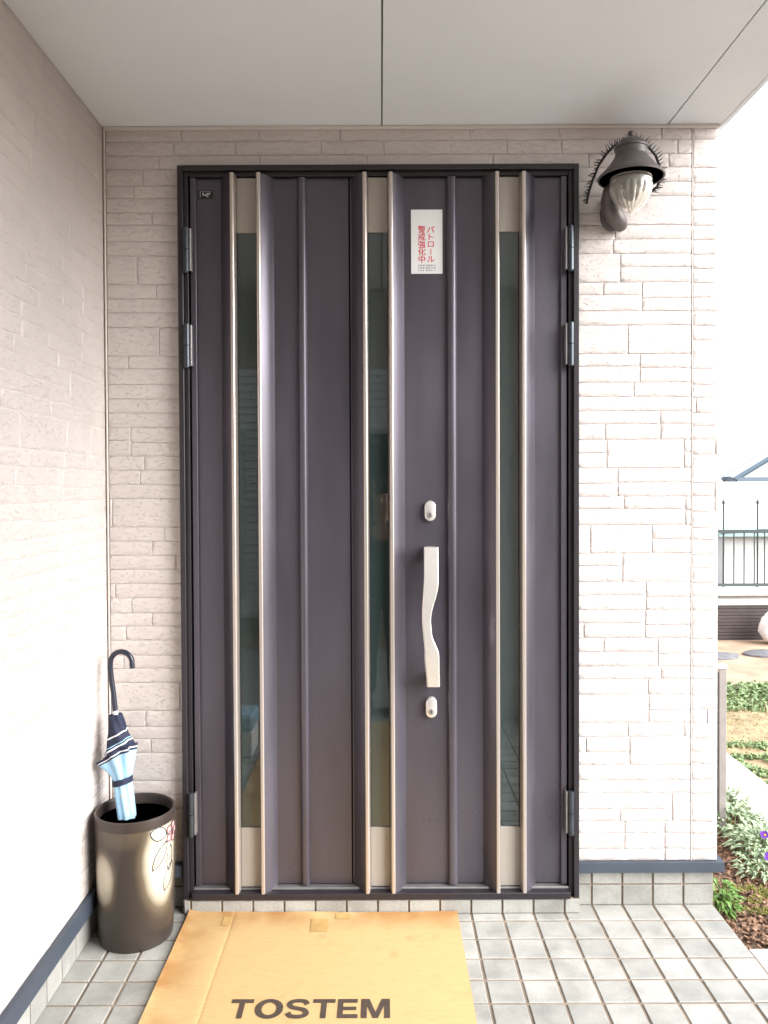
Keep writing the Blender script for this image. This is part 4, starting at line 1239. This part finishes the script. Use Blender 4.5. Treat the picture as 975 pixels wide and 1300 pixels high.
wh = thing('house', 'long plain white house added to whiten the view beyond the railing and the street', 'house', (20, 34, -2.56))
MB().box(6.0, 36.0, 34.0, 42.0, -2.6, 4.4).build('wall', M_WHITE, wh)  # added blank wall, stands in for white haze over the far ground
for k in range(5):
    wf = MB().cbox(20.9 + 3.0 * k, 22.5 + 3.0 * k, 33.94, 33.999, 1.0, 2.3, 0.02).build('window', M_ALU, wh)
    MB().box(21.0 + 3.0 * k, 22.4 + 3.0 * k, 33.93, 33.939, 1.1, 2.2).build('pane', M_GLASS, wf)
# house opposite the porch: it closes the view mirrored in the door glass
M_OPP = mat('grey_beige_cladding', (0.50, 0.48, 0.46), 0.8, var=0.08, vscale=3)
op_ = thing('house', 'grey beige clad house opposite the porch mirrored in the glass', 'house', (-2.0, -7.0, -0.2))
MB().box(-8, 4.2, -13, -7.0, -0.25, 5.6).build('wall', M_OPP, op_)
cl = MB()
for k in range(62):
    z = -0.15 + k * 0.092
    cl.add([(-8, -6.998, z + 0.088), (-8, -6.984, z), (4.2, -6.984, z), (4.2, -6.998, z + 0.088)], [(0, 1, 2, 3)])
cl.build('cladding', M_OPP, op_)['kind'] = 'stuff'
M_WIN = mat('dark_window', (0.02, 0.024, 0.026), 0.08)
for (a, b, c, d) in ((-3.4, -1.7, 0.1, 2.0), (-0.55, 1.15, 0.0, 2.0), (2.3, 3.3, 0.9, 2.0), (-3.2, -1.8, 3.2, 4.4), (0.0, 1.4, 3.2, 4.4)):
    w = MB()
    for q in ((a, b, c - .05, c), (a, b, d, d + .05), (a - .05, a, c - .05, d + .05), (b, b + .05, c - .05, d + .05), ((a + b) / 2 - .02, (a + b) / 2 + .02, c, d)):
        w.box(q[0], q[1], -6.983, -6.94, q[2], q[3])
    wo = w.build('window', M_ALU, op_)
    MB().box(a, b, -6.982, -6.965, c, d).build('pane', M_WIN, wo)
MB().add([(-8.5, -6.5, 5.5), (4.7, -6.5, 5.5), (4.7, -10, 7.3), (-8.5, -10, 7.3), (-8.5, -13.5, 5.5), (4.7, -13.5, 5.5)], [(0, 1, 2, 3), (3, 2, 5, 4), (0, 3, 4), (1, 5, 2), (0, 4, 5, 1)]).build('roof', mat('slate_roof', (0.06, 0.06, 0.065), 0.7), op_)

# ================================================================== PHOTOGRAPHER (mirrored in the middle glass)
M_SKIN = mat('skin', (0.42, 0.25, 0.18), 0.55)
M_JACKET = mat('dark_jacket', (0.022, 0.026, 0.034), 0.85, var=0.25, vscale=18, bump=0.3, bscale=30)
M_TROU = mat('dark_trousers', (0.016, 0.017, 0.02), 0.85)
M_HAIR = mat('black_hair', (0.008, 0.007, 0.007), 0.45)
FZ = -0.185
PX, PYY = 0.0, -2.98
def skin_mesh(name, nodes, edges, m, parent, root=0, sub=2):
    me = bpy.data.meshes.new(name)
    me.from_pydata([n[0] for n in nodes], edges, [])
    o = bpy.data.objects.new(name, me); COL.objects.link(o)
    me.materials.append(m)
    o.modifiers.new('skin', 'SKIN')
    if not me.skin_vertices: return o
    for i, n in enumerate(nodes):
        me.skin_vertices[0].data[i].radius = (n[1], n[2] if len(n) > 2 else n[1])
        me.skin_vertices[0].data[i].use_root = (i == root)
    o.modifiers['skin'].use_smooth_shade = True
    sb = o.modifiers.new('sub', 'SUBSURF'); sb.levels = sb.render_levels = sub
    if parent:
        o.parent = parent; o.location = -parent.location
    return o
per = thing('person', 'person in dark clothes photographing the door, mirrored in the middle glass', 'person', (PX, PYY, FZ))
def body_nodes(grow=0.0, part='all'):
    N, Ed = [], []
    def nd(x, y, z, r, r2=None, link_=None):
        N.append(((PX + x, PYY + y, FZ + z), r + grow, (r2 or r) + grow))
        if link_ is not None: Ed.append((link_, len(N) - 1))
        return len(N) - 1
    pel = nd(0, 0, 0.86, 0.135, 0.10)
    wa = nd(0, 0.005, 1.00, 0.125, 0.09, pel)
    chs = nd(0, 0.0, 1.18, 0.145, 0.10, wa)
    nk0 = nd(0, 0.005, 1.315, 0.07, 0.065, chs)
    ends = {}
    if part != 'clothes':
        nk = nd(0, 0.02, 1.36, 0.05, None, nk0)
        jaw = nd(0, 0.045, 1.42, 0.060, 0.068, nk)
        hd = nd(0, 0.035, 1.50, 0.072, 0.086, jaw)
        nd(0, 0.03, 1.545, 0.055, 0.065, hd)
    for s in (-1, 1):
        sh_ = nd(s * 0.165, 0.0, 1.285, 0.058, None, chs)
        el = nd(s * 0.215, 0.10, 1.12 + 0.16, 0.043, None, sh_)
        wr = nd(s * 0.100, 0.315, 1.50, 0.028 if part != 'clothes' else 0.036, None, el)
        if part != 'clothes':
            pa = nd(s * 0.088, 0.345, 1.535, 0.026, 0.018, wr)
            for k, (dx, dz, L) in enumerate(((-0.004, 0.030, 0.050), (0.002, 0.012, 0.056), (0.004, -0.008, 0.052), (0.004, -0.026, 0.042))):
                a = nd(s * (0.084 + dx * 0.3), 0.362, 1.545 + dz, 0.0095, None, pa)
                b = nd(s * (0.084 - L * 0.45), 0.392, 1.548 + dz, 0.0085, None, a)
                nd(s * (0.084 - L * 0.9), 0.400, 1.548 + dz, 0.0075, None, b)
            t1 = nd(s * 0.070, 0.342, 1.515, 0.0105, None, pa)
            nd(s * 0.045, 0.348, 1.528, 0.0085, None, t1)
        hp = nd(s * 0.085, 0.0, 0.78, 0.088, None, pel)
        kn = nd(s * 0.095, 0.015, 0.45, 0.058, None, hp)
        ak = nd(s * 0.100, -0.005, 0.09, 0.040 if part != 'clothes' else 0.050, None, kn)
        if part != 'clothes':
            he = nd(s * 0.102, -0.01, 0.045, 0.040, 0.036, ak)
            nd(s * 0.112, 0.15, 0.035, 0.038, 0.028, he)
    return N, Ed
N, Ed = body_nodes()
skin_mesh('body', N, Ed, M_SKIN, per)
N, Ed = body_nodes(0.012, 'clothes')
skin_mesh('clothing', N, Ed, M_JACKET, per)
hb_ = bmesh.new(); bmesh.ops.create_icosphere(hb_, subdivisions=3, radius=1)
bmesh.ops.delete(hb_, geom=[v for v in hb_.verts if v.co.y > 0.35 and v.co.z < 0.45], context='VERTS')
MB().bm(hb_, Matrix.Translation((PX, PYY + 0.025, FZ + 1.505)) @ Matrix.Diagonal((0.088, 0.102, 0.098, 1))).build('hair', M_HAIR, per, smooth=180)
for s in (-1, 1):
    MB().lathe([(0.0, -0.008), (0.010, 0.0), (0.0, 0.008)], (PX + s * 0.032, PYY + 0.115, FZ + 1.492), 10).build('eye', M_HAIR, per)
    MB().cbox(PX + s * 0.105 - 0.045, PX + s * 0.105 + 0.045, PYY - 0.06, PYY + 0.20, FZ + 0.002, FZ + 0.07, 0.02, 3).build('shoe', M_HAIR, per, smooth=50)
MB().add([(PX - .012, PYY + .118, FZ + 1.455), (PX + .012, PYY + .118, FZ + 1.455), (PX, PYY + .14, FZ + 1.458), (PX, PYY + .118, FZ + 1.49)], [(0, 1, 2), (0, 2, 3), (1, 3, 2)]).build('nose', M_SKIN, per)
MB().cbox(PX - .022, PX + .022, PYY + .108, PYY + .117, FZ + 1.426, FZ + 1.434, 0.003).build('mouth', mat('lips', (0.35, 0.14, 0.12), 0.5), per)
ph = MB().cbox(-0.075, 0.075, -2.588, -2.580, 1.325, 1.402, 0.003).build('phone', M_BLACK, None, (0, -2.584, 1.325))
tag(ph, 'black phone held up by the person in dark clothes', 'phone')
